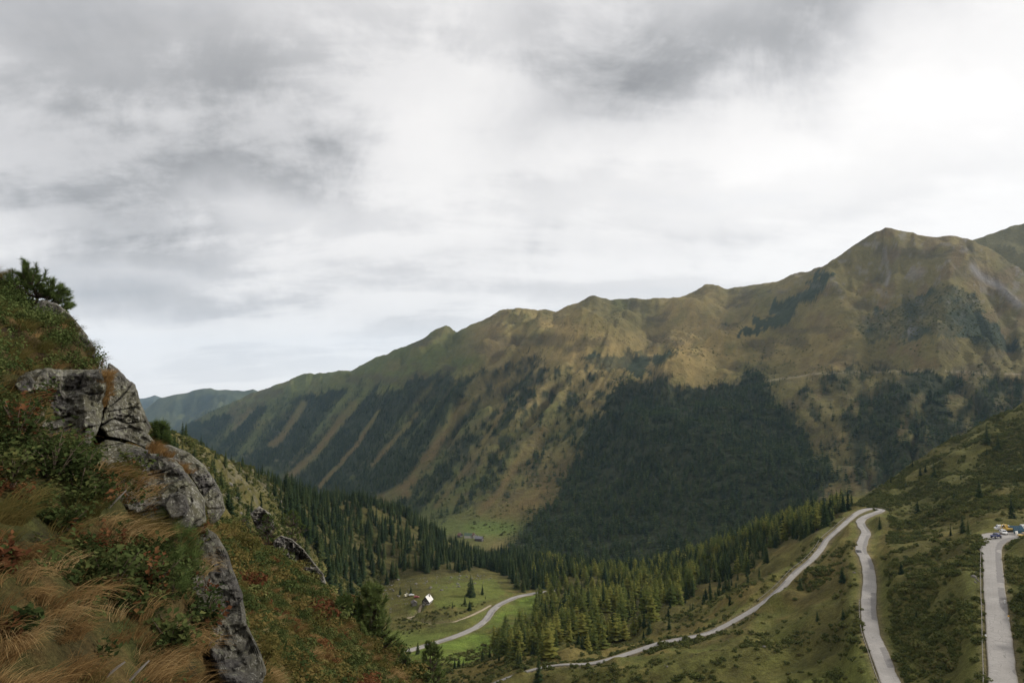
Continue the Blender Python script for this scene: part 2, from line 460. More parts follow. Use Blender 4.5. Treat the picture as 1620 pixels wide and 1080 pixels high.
def smooth_noise_far(S):
    X, Y, Z = S.X, S.Y, S.Z
    px, py = S.pix()
    rise = sstep(-230, -60, Z)
    d = 60 * fbm(X / 620, Y / 620, 6, 3) * rise
    d += 26 * (ridged(X / 300 + 0.6 * fbm(X / 500, Y / 500, 2, 4), Y / 300, 4, 21) - 0.3) * rise
    # gullies down the left face: they run along the fall line, which drifts left as it drops
    wl = sstep(980, 800, px) * sstep(350, 460, px) * rise
    q = px + 0.85 * py + 22 * fbm(px / 90, py / 90, 3, 8)
    g = np.abs(vnoise(q / 34, q * 0 + 0.5 + py / 400, 31)) * 2 + 0.5 * np.abs(vnoise(q / 15, py / 200, 32)) * 2
    d += 75 * (g - 0.5) * wl * sstep(3500, 1500, Y) + 40 * (g - 0.5) * wl
    # gullies on the right slope, falling almost straight
    wr = sstep(1230, 1330, px) * rise
    q = px - (1.3 * sstep(1310, 1540, px) - 0.65) * (py - 420) + 18 * fbm(px / 90, py / 90, 3, 9)
    g = np.abs(vnoise(q / 30, py / 90, 41)) * 2
    d += 24 * (g - 0.5) * wr
    d += 16 * fbm(X / 150, Y / 150 + Z / 150, 5, 44, 0.5) * rise
    d += 20 * (ridged(X / 190 + 0.5 * fbm(X / 300, Y / 300, 2, 45), (Y + Z) / 320, 4, 46) - 0.3) * rise
    q2 = px - 0.1 * (py - 500) + 10 * fbm(px / 40, py / 40, 3, 10)
    d += 5 * (np.abs(vnoise(q2 / 13, py / 30, 42)) * 2 - 0.5) * rise * sstep(1000, 1250, px)
    q3 = px + 0.6 * py + 10 * fbm(px / 40, py / 40, 3, 11)
    d += 16 * (np.abs(vnoise(q3 / 11, py / 150, 43)) * 2 - 0.5) * rise * sstep(1150, 950, px)
    # named spurs and hollows of this face
    for ln, wd_, am in (([(1400, 372), (1340, 420), (1300, 475), (1240, 515), (1150, 562), (1050, 606)], 17, 80), ([(835, 497), (880, 528), (960, 548)], 20, 46), ([(940, 475), (930, 510), (905, 545)], 22, 40),
                        ([(705, 518), (680, 560), (620, 640), (570, 700)], 20, 52), ([(818, 492), (790, 540), (740, 600), (690, 680), (650, 740)], 20, 56), ([(556, 590), (520, 620), (440, 690)], 18, 50), ([(1480, 380), (1500, 430), (1500, 500), (1480, 570)], 26, 46),
                        ([(1120, 455), (1110, 490), (1075, 520)], 20, 40), ([(745, 525), (718, 575), (655, 655)], 15, -52), ([(872, 495), (858, 530), (835, 570), (780, 650)], 17, -46), ([(1030, 478), (1050, 505), (1020, 535)], 18, -40),
                        ([(1190, 458), (1160, 500), (1120, 535)], 16, -42), ([(1440, 380), (1440, 430), (1455, 480)], 18, -24), ([(1535, 385), (1560, 440), (1590, 500), (1600, 560)], 15, -48), ([(1370, 400), (1365, 470), (1385, 560)], 20, -24), ([(640, 560), (590, 640), (540, 710)], 14, -40)):
        t_ = line_dist(px + 6 * fbm(px / 30, py / 30, 3, 15), py, ln)
        d += am * np.exp(-(t_ / wd_) ** 2) * rise
    # hummocky cirque
    wc = np.exp(-(((px - 1060) / 150) ** 2 + ((py - 525) / 60) ** 2))
    d += 95 * fbm(X / 200, Y / 260, 4, 13) * wc
    # the stream cut and the steep bank above it
    bl = line_dist(px, py, [(1085, 552), (1020, 560), (960, 575), (930, 590)])
    d -= 26 * np.exp(-(bl / 9) ** 2)
    sl = line_dist(px, py, [(1100, 545), (1070, 575), (1020, 603), (985, 630), (970, 680)])
    d -= 22 * np.exp(-(sl / 8) ** 2)
    rr = line_dist(px, py, [(1320, 420), (1270, 470), (1215, 515), (1175, 535)])      # deep ravine left of the main peak
    d -= 70 * np.exp(-(rr / 12) ** 2)
    rr = line_dist(px, py, [(1540, 420), (1575, 450), (1625, 490)])
    d += 25 * np.exp(-(rr / 6) ** 2)
    S.addz(d)
smooth_noise_far(FAR)
# bring the crest line to the surveyed outline
def fit_skyline(S, line, seed, jag):
    a = np.array(line, float)
    u, e = uv(a[:, 0], a[:, 1])
    tgt = np.interp(S.u, u, e) + jag * fbm(S.u * 60, S.u * 0, 4, seed)
    k = S.E.argmax(0); mx = S.E.max(0)
    vr = S.v[k]
    vr = np.convolve(np.pad(vr, 8, 'edge'), np.ones(17) / 17, 'valid')
    wgt = np.exp(-((S.v[:, None] - vr[None]) / 0.16) ** 2)
    S.E = S.E + (tgt - mx)[None] * wgt
    for _ in range(4):
        mx = S.E.max(0); k = S.E.argmax(0)
        wgt = np.exp(-((S.v[:, None] - S.v[k][None]) / 0.06) ** 2)
        S.E = S.E + (tgt - mx)[None] * wgt
fit_skyline(FAR, SKYLINE, 5, 0.0036)

fpx, fpy = FAR.pix()
X, Y, Z = FAR.X, FAR.Y, FAR.Z
jx = fpx + 22 * fbm(fpx / 30, fpy / 30, 5, 51, 0.65); jy = fpy + 20 * fbm(fpx / 30, fpy / 30, 5, 52, 0.65)

FOREST_MAIN = [(965, 640), (985, 604), (1030, 603), (1070, 612), (1110, 610), (1150, 597), (1205, 592), (1235, 640), (1262, 680), (1300, 720), (1330, 762), (1290, 800), (1250, 830), (1260, 900), (820, 900), (812, 866), (845, 822), (880, 790), (900, 735), (925, 690), (950, 662)]
FOREST_RIGHT = [(1300, 600), (1330, 582), (1400, 585), (1450, 590), (1520, 596), (1600, 600), (1720, 590), (1720, 800), (1400, 820), (1340, 800), (1340, 760), (1310, 700), (1285, 650), (1270, 610)]
FOREST_LEFT = [(100, 800), (280, 690), (340, 655), (420, 640), (480, 628), (540, 622), (600, 612), (650, 604), (700, 598), (740, 600), (790, 570), (860, 566), (925, 575), (960, 605), (985, 625), (975, 670), (940, 690), (900, 740), (850, 770), (760, 800), (690, 830), (500, 860), (300, 860)]
TRACKS = [([(735, 640), (690, 705), (650, 760), (600, 800)], 9), ([(660, 655), (620, 700), (590, 735)], 4), ([(560, 640), (520, 690), (490, 725), (455, 755)], 6),
          ([(480, 640), (455, 680), (430, 705)], 7), ([(600, 650), (560, 710), (505, 770)], 4), ([(800, 640), (770, 690), (735, 745), (690, 800)], 4),
          ([(860, 680), (820, 730), (790, 780), (760, 810)], 7), ([(900, 740), (850, 790), (790, 830)], 26), ([(395, 650), (370, 680)], 4), ([(640, 780), (600, 790)], 10)]
def far_tree_density(px, py, jx, jy):
    d = np.zeros(px.shape)
    a = in_poly(jx, jy, FOREST_MAIN); d[a] = 1.0
    b = in_poly(jx, jy, FOREST_RIGHT) & ~a
    n = fbm(px / 26, py / 40, 4, 61)
    d[b] = np.clip(0.85 + 1.6 * n[b], 0.10, 1.0)
    d *= 1 - 0.93 * np.exp(-(line_dist(px, py, [(1290, 620), (1330, 690), (1345, 760), (1360, 800)]) / 16) ** 2) * sstep(1270, 1290, px)
    c = in_poly(jx, jy, FOREST_LEFT) & ~a
    q = px + 0.85 * py
    st = fbm(q / 24, py / 160, 4, 62)
    sparse = sstep(700, 860, px + 0.55 * (py - 620))          # the right part of the face carries scattered trees
    clump = fbm(px / 9, py / 12, 3, 64)
    dens = np.clip(0.85 + 1.7 * st - 0.58 * sparse + 1.6 * clump * (0.25 + sparse), 0.05, 0.95)
    d[c] = dens[c]
    for ln, wd in TRACKS:
        t = line_dist(px + 5 * fbm(px / 20, py / 20, 2, 63), py, ln)
        d *= 1 - np.where(c, 0.97 * np.exp(-(t / wd) ** 4), 0)
    near_main = in_poly(jx - 16, jy + 10, FOREST_MAIN) | in_poly(jx + 18, jy + 4, FOREST_MAIN)
    d = np.where(near_main & ~a, np.maximum(d, 0.22), d)
    # thin upper fringe
    up = in_poly(jx, jy + 9, FOREST_LEFT) & ~c & ~a
    d[up] = 0.10
    up = in_poly(jx, jy + 14, FOREST_RIGHT) & ~b & ~a
    d[up] = 0.10
    return d
FD = far_tree_density(fpx, fpy, jx, jy)

def lerp(a, b, t): return a + (b - a) * t[..., None]
def far_albedo():
    gold = np.array((0.275, 0.205, 0.085)); olive = np.array((0.135, 0.115, 0.046)); green = np.array((0.082, 0.098, 0.032))
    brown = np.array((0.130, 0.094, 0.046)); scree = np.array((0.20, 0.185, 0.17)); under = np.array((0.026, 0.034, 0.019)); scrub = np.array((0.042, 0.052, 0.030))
    n1 = fbm(fpx / 110, fpy / 70, 5, 71, 0.6); n2 = fbm((fpx + 0.5 * fpy) / 26, fpy / 24, 5, 72, 0.5)
    c = np.broadcast_to(olive, X.shape + (3,)).copy()
    g = np.exp(-(((fpx - 1090) / 170) ** 2 + ((fpy - 560) / 60) ** 2)) + 0.8 * np.exp(-(((fpx - 850) / 110) ** 2 + ((fpy - 525) / 40) ** 2)) + 0.5 * np.exp(-(((fpx - 1300) / 130) ** 2 + ((fpy - 560) / 45) ** 2))  # sun patches put into the colour as stronger gold over the dry grass
    c = lerp(c, gold, np.clip(g + 1.0 * n1 + 0.7 * n2 - 0.05, 0, 1))
    lf = sstep(860, 640, fpx)                                       # greener towards the left
    c = lerp(c, green, np.clip(0.75 * lf + 0.25 * sstep(560, 700, fpy) + 0.9 * n2, 0, 0.9))
    heath = np.array((0.072, 0.060, 0.034))
    c = lerp(c, heath, np.clip(2.6 * (fbm((fpx + 0.4 * fpy) / 40, fpy / 20, 5, 78, 0.6) - 0.14), 0, 0.6))
    c = lerp(c, brown, np.clip((n2 - 0.06) * 2.4, 0, 0.75) * sstep(1180, 1320, fpx))
    c = lerp(c, brown, np.clip(0.5 - np.abs(fpx - 780) / 60, 0, 1) * sstep(700, 540, fpy))
    # dwarf scrub on the flank of the main peak; its colour also paints shade on bank and ravine
    s = in_poly(jx, jy, [(1355, 520), (1400, 500), (1440, 475), (1500, 452), (1545, 468), (1560, 500), (1600, 530), (1625, 560), (1540, 540), (1520, 545), (1460, 535), (1420, 540), (1370, 535)])
    c[s] = lerp(c, scrub, np.clip(0.75 + 1.4 * n2, 0.1, 1))[s]
    s = in_poly(jx, jy, [(950, 560), (1010, 562), (1085, 548), (1075, 560), (1030, 575), (1010, 592), (950, 585), (925, 578)])
    c[s] = lerp(c, scrub, np.clip(0.8 + n2, 0.2, 1))[s]  # shaded face of the cut bank, darkened in the colour
    s = in_poly(jx, jy, [(1310, 425), (1320, 430), (1280, 475), (1240, 510), (1185, 540), (1165, 535), (1225, 495), (1280, 445)])
    c[s] = scrub  # shade inside the ravine, painted in
    # rock and scree
    rk = np.exp(-(line_dist(fpx, fpy, [(1538, 422), (1555, 440), (1580, 452), (1612, 482)]) / 6) ** 2)
    rk = np.maximum(rk, 0.8 * np.exp(-(line_dist(fpx, fpy, [(1408, 430), (1402, 450)]) / 3) ** 2))
    rk = np.maximum(rk, 0.8 * np.exp(-(((fpx - 1435) / 14) ** 2 + ((fpy - 520) / 12) ** 2)) * (n2 > 0))
    rk = np.maximum(rk, 0.6 * np.exp(-(((fpx - 1440) / 20) ** 2 + ((fpy - 425) / 25) ** 2)) * (n2 > 0.1))
    rk = np.maximum(rk, 0.45 * sstep(0.24, 0.4, fbm(fpx / 14, fpy / 9, 4, 77)) * sstep(540, 430, fpy) * sstep(1150, 1350, fpx))
    c = lerp(c, scree, np.clip(rk, 0, 1))
    # meadow tracks in the forest, valley-floor pasture
    tr = np.zeros(X.shape)
    for ln, wd in TRACKS: tr = np.maximum(tr, np.exp(-(line_dist(fpx, fpy, ln) / (wd * 1.2)) ** 2))
    c = lerp(c, np.array((0.120, 0.090, 0.038)), np.clip(tr * (0.75 + n2), 0, 1))
    vf = np.exp(-(((fpx - 775) / 60) ** 2 + ((fpy - 835) / 14) ** 2))
    c = lerp(c, np.array((0.095, 0.125, 0.035)), np.clip(1.3 * vf, 0, 1))
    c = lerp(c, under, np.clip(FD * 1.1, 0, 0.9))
    pth = np.exp(-(line_dist(fpx, fpy, [(1080, 618), (1200, 604), (1300, 590), (1380, 588), (1480, 586), (1560, 590), (1625, 592)]) / 1.1) ** 2)
    pth = np.maximum(pth, np.exp(-(line_dist(fpx, fpy, [(385, 720), (400, 726), (440, 728), (465, 731)]) / 1.2) ** 2))
    c = lerp(c, np.array((0.27, 0.235, 0.16)), 0.7 * pth * (1 - FD))
    return c
FA = far_albedo()
MT_FAR = terrain_mat('mountain_turf', (0.014, 0.06), 0.7, 14.0, 0.15)
far = mesh_obj('mountainside', np.stack([X, Y, Z], -1).reshape(-1, 3), grid_faces(*X.shape), MT_FAR)
set_color(far.data, 'albedo', FA.reshape(-1, 3))
tag(far, 'long grassy mountain ridge with dark forest on its lower slopes', 'mountain', kind='structure')

# the higher shoulder behind the main peak, at the right edge
def ridge_sheet(name, line, Y0, base_py, depth, seed, mat_cols, nu=260, nv=70, amp=0.004, u_pad=0):
    a = np.array(line, float)
    uu, ee = uv(a[:, 0], a[:, 1]); _, eb = uv(810, base_py)
    us = np.linspace(uu[0], uu[-1], nu); top = np.interp(us, uu, ee) + amp * fbm(us * 50, us * 0, 5, seed)
    t = np.linspace(-1, 1, nv)                    # -1 foot on this side, 0 crest, 1 foot beyond
    T, U = np.meshgrid(t, us, indexing='ij')
    Yg = Y0 * (1 + depth * T)
    f = np.abs(T) ** 0.85
    Zg = (top[None] * Y0) * (1 - f) + (eb * Y0 * 1.02) * f
    Xg = U * Yg
    rel = (np.maximum(top[None] - eb, 0.001) * Y0)
    Zg = Zg + rel * (0.34 * (ridged(Xg / rel.mean() / 0.8, Yg / rel.mean() / 1.6, 5, seed + 3) - 0.35)) * np.sin(np.pi * np.clip(f, 0, 1)) 
    c = np.zeros(Xg.shape + (3,)) + np.array(mat_cols[0])
    n = fbm(Xg / rel.mean() * 2, Yg / rel.mean() * 2, 5, seed + 9)
    c = lerp(c, np.array(mat_cols[1]), np.clip(0.45 + 1.6 * n + 0.9 * (f - 0.55), 0, 1))
    o = mesh_obj(name, np.stack([Xg, Yg, Zg], -1).reshape(-1, 3), grid_faces(*Xg.shape), MT_FAR)
    set_color(o.data, 'albedo', c.reshape(-1, 3))
    return o
o = ridge_sheet('mountain_shoulder', [(1480, 420), (1530, 381), (1545, 374), (1580, 361), (1605, 352), (1620, 347), (1700, 320), (1800, 330), (2000, 420)], 3100, 560, 0.28, 91,
                [(0.12, 0.105, 0.04), (0.07, 0.065, 0.035)], amp=0.003)
tag(o, 'higher grassy shoulder behind the main peak at the right edge', 'mountain', kind='structure')
o = ridge_sheet('distant_mountain', [(60, 760), (180, 690), (228, 648), (250, 628), (275, 620), (300, 618), (322, 613), (332, 612), (345, 615), (362, 613), (385, 613), (400, 610), (412, 614), (450, 622), (560, 660), (700, 700)], 8500, 720, 0.30, 101,
                [(0.085, 0.095, 0.045), (0.04, 0.05, 0.03)], amp=0.0022)
tag(o, 'blue hazy mountain closing the valley at the left', 'mountain', kind='structure')
o = ridge_sheet('distant_mountain', [(0, 640), (150, 632), (215, 629), (232, 628), (245, 624), (260, 629), (330, 640), (480, 650)], 12500, 660, 0.2, 111, [(0.07, 0.08, 0.05), (0.05, 0.06, 0.04)], amp=0.001)
tag(o, 'palest farthest mountain just above the rock outcrop', 'mountain', kind='structure')
# ================================================================== near valley with the roads
R1 = [(1590, 1240, 100), (1590, 1140, 120), (1588, 1080, 138), (1583, 1030, 154), (1579, 980, 172), (1575, 940, 189), (1572, 905, 210), (1571, 880, 228), (1573, 862, 243), (1584, 852, 251), (1600, 849, 254), (1625, 847, 256), (1680, 846, 257), (1760, 850, 252)]
R2 = [(1480, 1200, 122), (1440, 1130, 144), (1410, 1080, 165), (1392, 1035, 188), (1378, 995, 211), (1374, 950, 238), (1376, 915, 266), (1370, 885, 296), (1362, 868, 317), (1366, 852, 343), (1370, 842, 360), (1364, 832, 376), (1362, 822, 394), (1376, 814, 412), (1392, 808, 426), (1392, 805, 436), (1376, 804, 438), (1360, 809, 426), (1345, 820, 408),
      (1325, 838, 385), (1308, 853, 367), (1297, 870, 351), (1280, 888, 337), (1262, 902, 329), (1238, 927, 316), (1204, 956, 305), (1170, 976, 298), (1125, 1000, 290), (1085, 1008, 287), (1040, 1017, 284), (1005, 1029, 280), (960, 1043, 277), (925, 1049, 279), (890, 1050, 287), (852, 1056, 294), (800, 1072, 298), (740, 1098, 300), (680, 1120, 306), (620, 1116, 326), (575, 1092, 356), (580, 1062, 388), (612, 1042, 414), (645, 1029, 434), (685, 1017, 450), (722, 1005, 466), (752, 992, 485), (770, 978, 508), (779, 965, 530), (793, 954, 551), (823, 942, 580), (860, 936, 598), (885, 932, 610)]
TRACK = [(776, 957, 545), (757, 967, 524), (735, 977, 508), (712, 984, 500), (680, 987, 503), (640, 978, 522), (612, 985, 520), (580, 1000, 505)]
TRACK2 = [(640, 978, 522), (662, 972, 530), (664, 962, 540), (668, 955, 546)]
near_pts = [p for p in R1[1:-1:2]] + [p for p in R2[1::2]] + [
    # left hillside crest and the spur with the forest
    (-300, 640, 330), (0, 655, 320), (120, 665, 310), (250, 678, 300), (300, 692, 310), (350, 716, 350), (400, 742, 440), (430, 757, 540), (480, 782, 680), (560, 800, 780), (640, 812, 840), (690, 850, 860), (740, 880, 860),
    (-300, 700, 520), (120, 740, 500), (250, 745, 470), (300, 750, 480), (350, 770, 520), (430, 800, 720), (480, 830, 900), (560, 850, 1000), (640, 860, 1060), (740, 893, 1080),
    (250, 720, 150), (350, 770, 230), (400, 810, 300), (450, 830, 400), (500, 860, 520), (550, 890, 600), (600, 915, 630), (420, 870, 230), (470, 915, 330), (520, 960, 380), (300, 760, 130),
    # hut pasture
    (620, 930, 600), (660, 945, 560), (700, 950, 545), (700, 915, 640), (760, 908, 665), (600, 975, 520), (840, 985, 490), (760, 1025, 440), (840, 950, 565), (680, 1050, 390),
    # forest floor beyond
    (800, 905, 700), (800, 888, 900), (760, 895, 860), (870, 890, 850), (950, 945, 560), (900, 915, 680), (1000, 912, 640), (1050, 897, 700), (1100, 885, 690), (1150, 865, 660), (1200, 843, 620), (1250, 828, 570), (1300, 812, 520), (1340, 803, 480),
    (1000, 925, 900), (1100, 905, 900), (1200, 885, 830), (1300, 850, 760), (900, 905, 950), (1400, 810, 740), (1500, 770, 800), (1620, 700, 850),
    (800, 930, 1250), (1000, 950, 1150), (1200, 930, 1050), (1400, 860, 1000), (1620, 760, 1050), (1900, 640, 1100), (560, 900, 1400), (300, 820, 900), (120, 800, 900), (-300, 780, 1000),
    # right silhouette
    (1400, 774, 510), (1450, 745, 535), (1500, 715, 560), (1550, 683, 590), (1620, 640, 620), (1900, 500, 700), (1430, 790, 470),
    # pasture between road and larches
    (1100, 955, 395), (1000, 965, 425), (900, 965, 465), (850, 995, 432), (900, 1005, 385), (1180, 920, 400), (1250, 875, 420),
    # below the road
    (1000, 1080, 235), (1150, 1055, 232), (1250, 1000, 258), (1300, 940, 288), (1300, 1050, 208), (850, 1085, 268), (1200, 1140, 180), (1330, 890, 320), (1000, 1250, 180), (1350, 1000, 222),
    # between the roads and right of them
    (1450, 900, 252), (1450, 1000, 195), (1500, 950, 200), (1520, 860, 270), (1450, 830, 380), (1500, 785, 420), (1560, 805, 330), (1600, 760, 420), (1620, 700, 520), (1500, 1060, 162), (1540, 1000, 172),
    (1620, 1020, 152), (1640, 920, 195), (1700, 900, 205), (1800, 880, 190), (1900, 800, 300), (1650, 1150, 112), (1900, 1100, 110),
    # under the frame
    (1200, 1450, 105), (900, 1500, 110), (1600, 1500, 70), (1900, 1500, 60),
    # the bushy slope right of the outcrop, its edge, and the drop behind it
    (330, 835, 62), (380, 860, 66), (430, 884, 68), (470, 912, 67), (510, 950, 65), (560, 1005, 58), (610, 1060, 54), (660, 1110, 50), (720, 1180, 46),
    (330, 870, 100), (430, 925, 105), (510, 985, 105), (560, 1040, 100), (610, 1095, 95), (700, 1180, 85), (800, 1300, 80), (430, 905, 160), (520, 1000, 180), (620, 1100, 190), (760, 1180, 190),
    (300, 865, 36), (350, 910, 34), (400, 955, 34), (450, 1005, 33), (520, 1075, 34), (600, 1160, 32), (330, 980, 20), (420, 1080, 19), (300, 1100, 14), (500, 1180, 18), (650, 1300, 20), (800, 1500, 30),
    (100, 760, 40), (0, 740, 60), (-300, 700, 60), (100, 720, 120), (-300, 690, 140), (-300, 800, 25), (0, 860, 22), (0, 1200, 12), (-300, 1200, 12), (400, 1500, 10), (900, 1700, 14), (1600, 1700, 20)]
NEAR = Sheet(near_pts, -1.15, 1.15, 660, 11, 1500, 520, 2e-5)

def spline(pts, step):
    p = np.array([P(*q) for q in pts]); out = []
    n = len(p)
    for i in range(n - 1):
        p0, p1, p2, p3 = p[max(i - 1, 0)], p[i], p[i + 1], p[min(i + 2, n - 1)]
        m_ = max(2, int(np.linalg.norm(p2 - p1) / step))
        t = np.arange(m_)[:, None] / m_
        out.append(0.5 * (2 * p1 + (p2 - p0) * t + (2 * p0 - 5 * p1 + 4 * p2 - p3) * t ** 2 + (3 * p1 - p0 - 3 * p2 + p3) * t ** 3))
    c = np.concatenate(out + [p[-1:]])
    k = max(3, int(20 / step)) | 1                       # even the gradient out
    z = np.pad(c[:, 2], k // 2, 'edge'); c[:, 2] = np.convolve(z, np.ones(k) / k, 'valid')
    for ax in (0, 1):
        z = np.pad(c[:, ax], 2, 'edge'); c[1:-1, ax] = np.convolve(z, np.ones(5) / 5, 'valid')[1:-1]
    return c
LAYBY = spline([(1578, 850, 259), (1600, 844, 262), (1640, 842, 263), (1700, 842, 263)], 1.5)
ROADS = [(spline(R1, 1.5), 4.7), (spline(R2, 1.5), 4.5), (spline(TRACK, 1.5), 1.8), (spline(TRACK2, 1.5), 1.8)]

# ground relief before the roads are cut in
nX, nY, nZ = NEAR.X, NEAR.Y, NEAR.Z
npx, npy = NEAR.pix()
scale = np.clip(nY / 200, 0.08, 1)
pasture = in_poly(npx, npy, [(590, 1040), (600, 960), (640, 915), (800, 900), (860, 940), (850, 1000), (760, 1040)])
rough = np.where(pasture, 0.25, 1.0)
d = rough * scale * (9 * fbm(nX / 60, nY / 60, 4, 131) + 3.5 * fbm(nX / 14, nY / 14, 4, 132))
leftrock = sstep(520, 400, npx) * sstep(60, 140, nY) * sstep(700, 400, nY)
d += leftrock * 5 * (ridged(nX / 40, nY / 40, 4, 133) - 0.5)
rs = sstep(1400, 1480, npx) * sstep(1500, 1000, npy)
q = nX * 0.8 + nY * 0.6
d += rs * 3.0 * (ridged((nX + nY * 0.5) / 55, (nY - nX) / 160, 3, 134) - 0.3) * scale
NEAR.addz(d)
RD = np.full(nX.shape, 1e9); RZ = np.zeros(nX.shape)
sel = np.where((nY > 90) & (nY < 1000))
tx = nX[sel]; ty = nY[sel]
for c, wd in ROADS + [(LAYBY, 11.0)]:
    bd = np.full(tx.shape, 1e9); bz = np.zeros(tx.shape)
    for i in range(0, len(tx), 4000):
        dd = (tx[i:i + 4000, None] - c[None, :, 0]) ** 2 + (ty[i:i + 4000, None] - c[None, :, 1]) ** 2
        k = dd.argmin(1); bd[i:i + 4000] = np.sqrt(dd[np.arange(len(k)), k]); bz[i:i + 4000] = c[k, 2]
    z = NEAR.Z[sel]
    half = wd / 2 + 0.7
    t = sstep(half, half + 7 * min(1, wd / 5), bd)
    z = (bz - 0.32) * (1 - t) + z * t
    E = NEAR.E; E[sel] = z / ty
    RD[sel] = np.minimum(RD[sel], bd - wd / 2)
nZ = NEAR.Z
npx, npy = NEAR.pix()

SPUR = [(400, 748), (440, 758), (500, 785), (560, 792), (640, 795), (680, 828), (705, 860), (760, 878), (850, 878), (870, 905), (850, 930), (820, 940), (800, 915), (770, 898), (700, 908), (640, 912), (610, 928), (560, 925), (520, 900), (470, 850), (440, 800)]
BAND = [(840, 885), (950, 890), (1050, 882), (1120, 872), (1200, 838), (1290, 812), (1345, 800), (1310, 845), (1240, 862), (1190, 900), (1150, 925), (1080, 935), (1060, 955), (1010, 990), (960, 1005), (900, 1015), (860, 1000), (850, 975), (870, 950), (840, 935)]
def poly_j(px, py, poly, x, y, amp, sc, seed):
    return in_poly(px + amp * fbm(x / sc, y / sc, 3, seed), py + 0.6 * amp * fbm(x / sc, y / sc, 3, seed + 1), poly)
def near_albedo():
    n1 = fbm(nX / 45, nY / 45, 5, 141); n2 = fbm(nX / 9, nY / 9, 4, 142); n3 = fbm(nX / 160, nY / 160, 3, 143)
    olive = np.array((0.105, 0.096, 0.032)); green = np.array((0.088, 0.108, 0.030)); tan = np.array((0.180, 0.132, 0.050)); dark = np.array((0.055, 0.055, 0.022)); rust = np.array((0.125, 0.066, 0.028)); grey = np.array((0.17, 0.155, 0.135))
    c = np.broadcast_to(olive, nX.shape + (3,)).copy()
    c = lerp(c, green, np.clip(0.35 + 1.5 * n1, 0, 1))
    c = lerp(c, tan, np.clip(2.2 * (n1 * 0.6 + n2 * 0.5 + n3 * 0.5) - 0.2, 0, 0.7))
    c = lerp(c, dark, np.clip(1.5 * (n2 * 0.7 - n1 * 0.7) - 0.05, 0, 0.7))
    lef = sstep(560, 380, npx)
    rsl = sstep(1370, 1440, npx)
    c = lerp(c, np.array((0.088, 0.084, 0.030)), np.clip(rsl * (0.5 + 1.2 * n1), 0, 0.85))
    c = lerp(c, rust, np.clip(lef * (0.35 + 1.6 * fbm(nX / 12, nY / 12, 4, 144)), 0, 0.8) * sstep(200, 90, nY))
    c = lerp(c, np.array((0.092, 0.080, 0.032)), np.clip(lef * (0.65 + 1.2 * n1), 0, 0.9))
    p = poly_j(npx, npy, [(640, 1045), (650, 1030), (740, 1003), (775, 975), (800, 950), (850, 940), (848, 985), (800, 1020), (740, 1050), (690, 1055)], nX, nY, 6, 20, 145)
    c[p] = lerp(c, np.array((0.125, 0.175, 0.036)), np.clip(0.72 + 1.0 * n1 + 0.9 * n2, 0.1, 1))[p]
    p = poly_j(npx, npy, [(600, 1000), (650, 995), (720, 985), (770, 960), (780, 965), (740, 998), (650, 1025), (610, 1040)], nX, nY, 5, 20, 146)
    c[p] = lerp(c, np.array((0.110, 0.138, 0.036)), np.clip(0.8 + 1.0 * n1, 0.2, 1))[p]
    p = poly_j(npx, npy, [(680, 925), (780, 915), (800, 940), (740, 960), (690, 958)], nX, nY, 5, 20, 147)
    c[p] = lerp(c, np.array((0.115, 0.135, 0.036)), np.clip(0.75 + 1.0 * n1, 0.2, 1))[p]
    p = poly_j(npx, npy, [(1250, 1020), (1350, 1005), (1380, 1050), (1400, 1100), (1250, 1100), (1180, 1060)], nX, nY, 8, 20, 148)
    c[p] = lerp(c, np.array((0.115, 0.125, 0.034)), np.clip(0.6 + 1.4 * n1, 0.1, 1))[p]
    # forest floor
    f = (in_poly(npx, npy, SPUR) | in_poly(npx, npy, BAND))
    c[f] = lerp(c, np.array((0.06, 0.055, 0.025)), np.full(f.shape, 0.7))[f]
    # bare rock on the left hillside
    r = leftrock * sstep(0.24, 0.36, fbm(npx / 9, npy / 6, 4, 149) + 0.25 * (np.exp(-(line_dist(npx, npy, [(360, 735), (420, 765)]) / 12) ** 2) + np.exp(-(line_dist(npx, npy, [(400, 800), (430, 830)]) / 10) ** 2)))
    c = lerp(c, grey, np.clip(0.35 * r, 0, 1))
    # worn verges
    v = np.exp(-(np.clip(RD, 0, 50) / 1.3) ** 2)
    c = lerp(c, np.array((0.17, 0.14, 0.085)), 0.7 * v)
    v = np.exp(-((RD - 3.0) / 2.0) ** 2)
    c = lerp(c, np.array((0.115, 0.125, 0.035)), np.clip(0.5 * v, 0, 1))
    return c
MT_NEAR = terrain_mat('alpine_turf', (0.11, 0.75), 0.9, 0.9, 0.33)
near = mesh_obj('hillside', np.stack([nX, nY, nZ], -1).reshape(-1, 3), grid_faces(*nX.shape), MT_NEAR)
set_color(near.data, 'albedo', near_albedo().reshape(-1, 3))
tag(near, 'valley bowl of alpine pasture below the viewpoint', 'hillside', kind='structure')

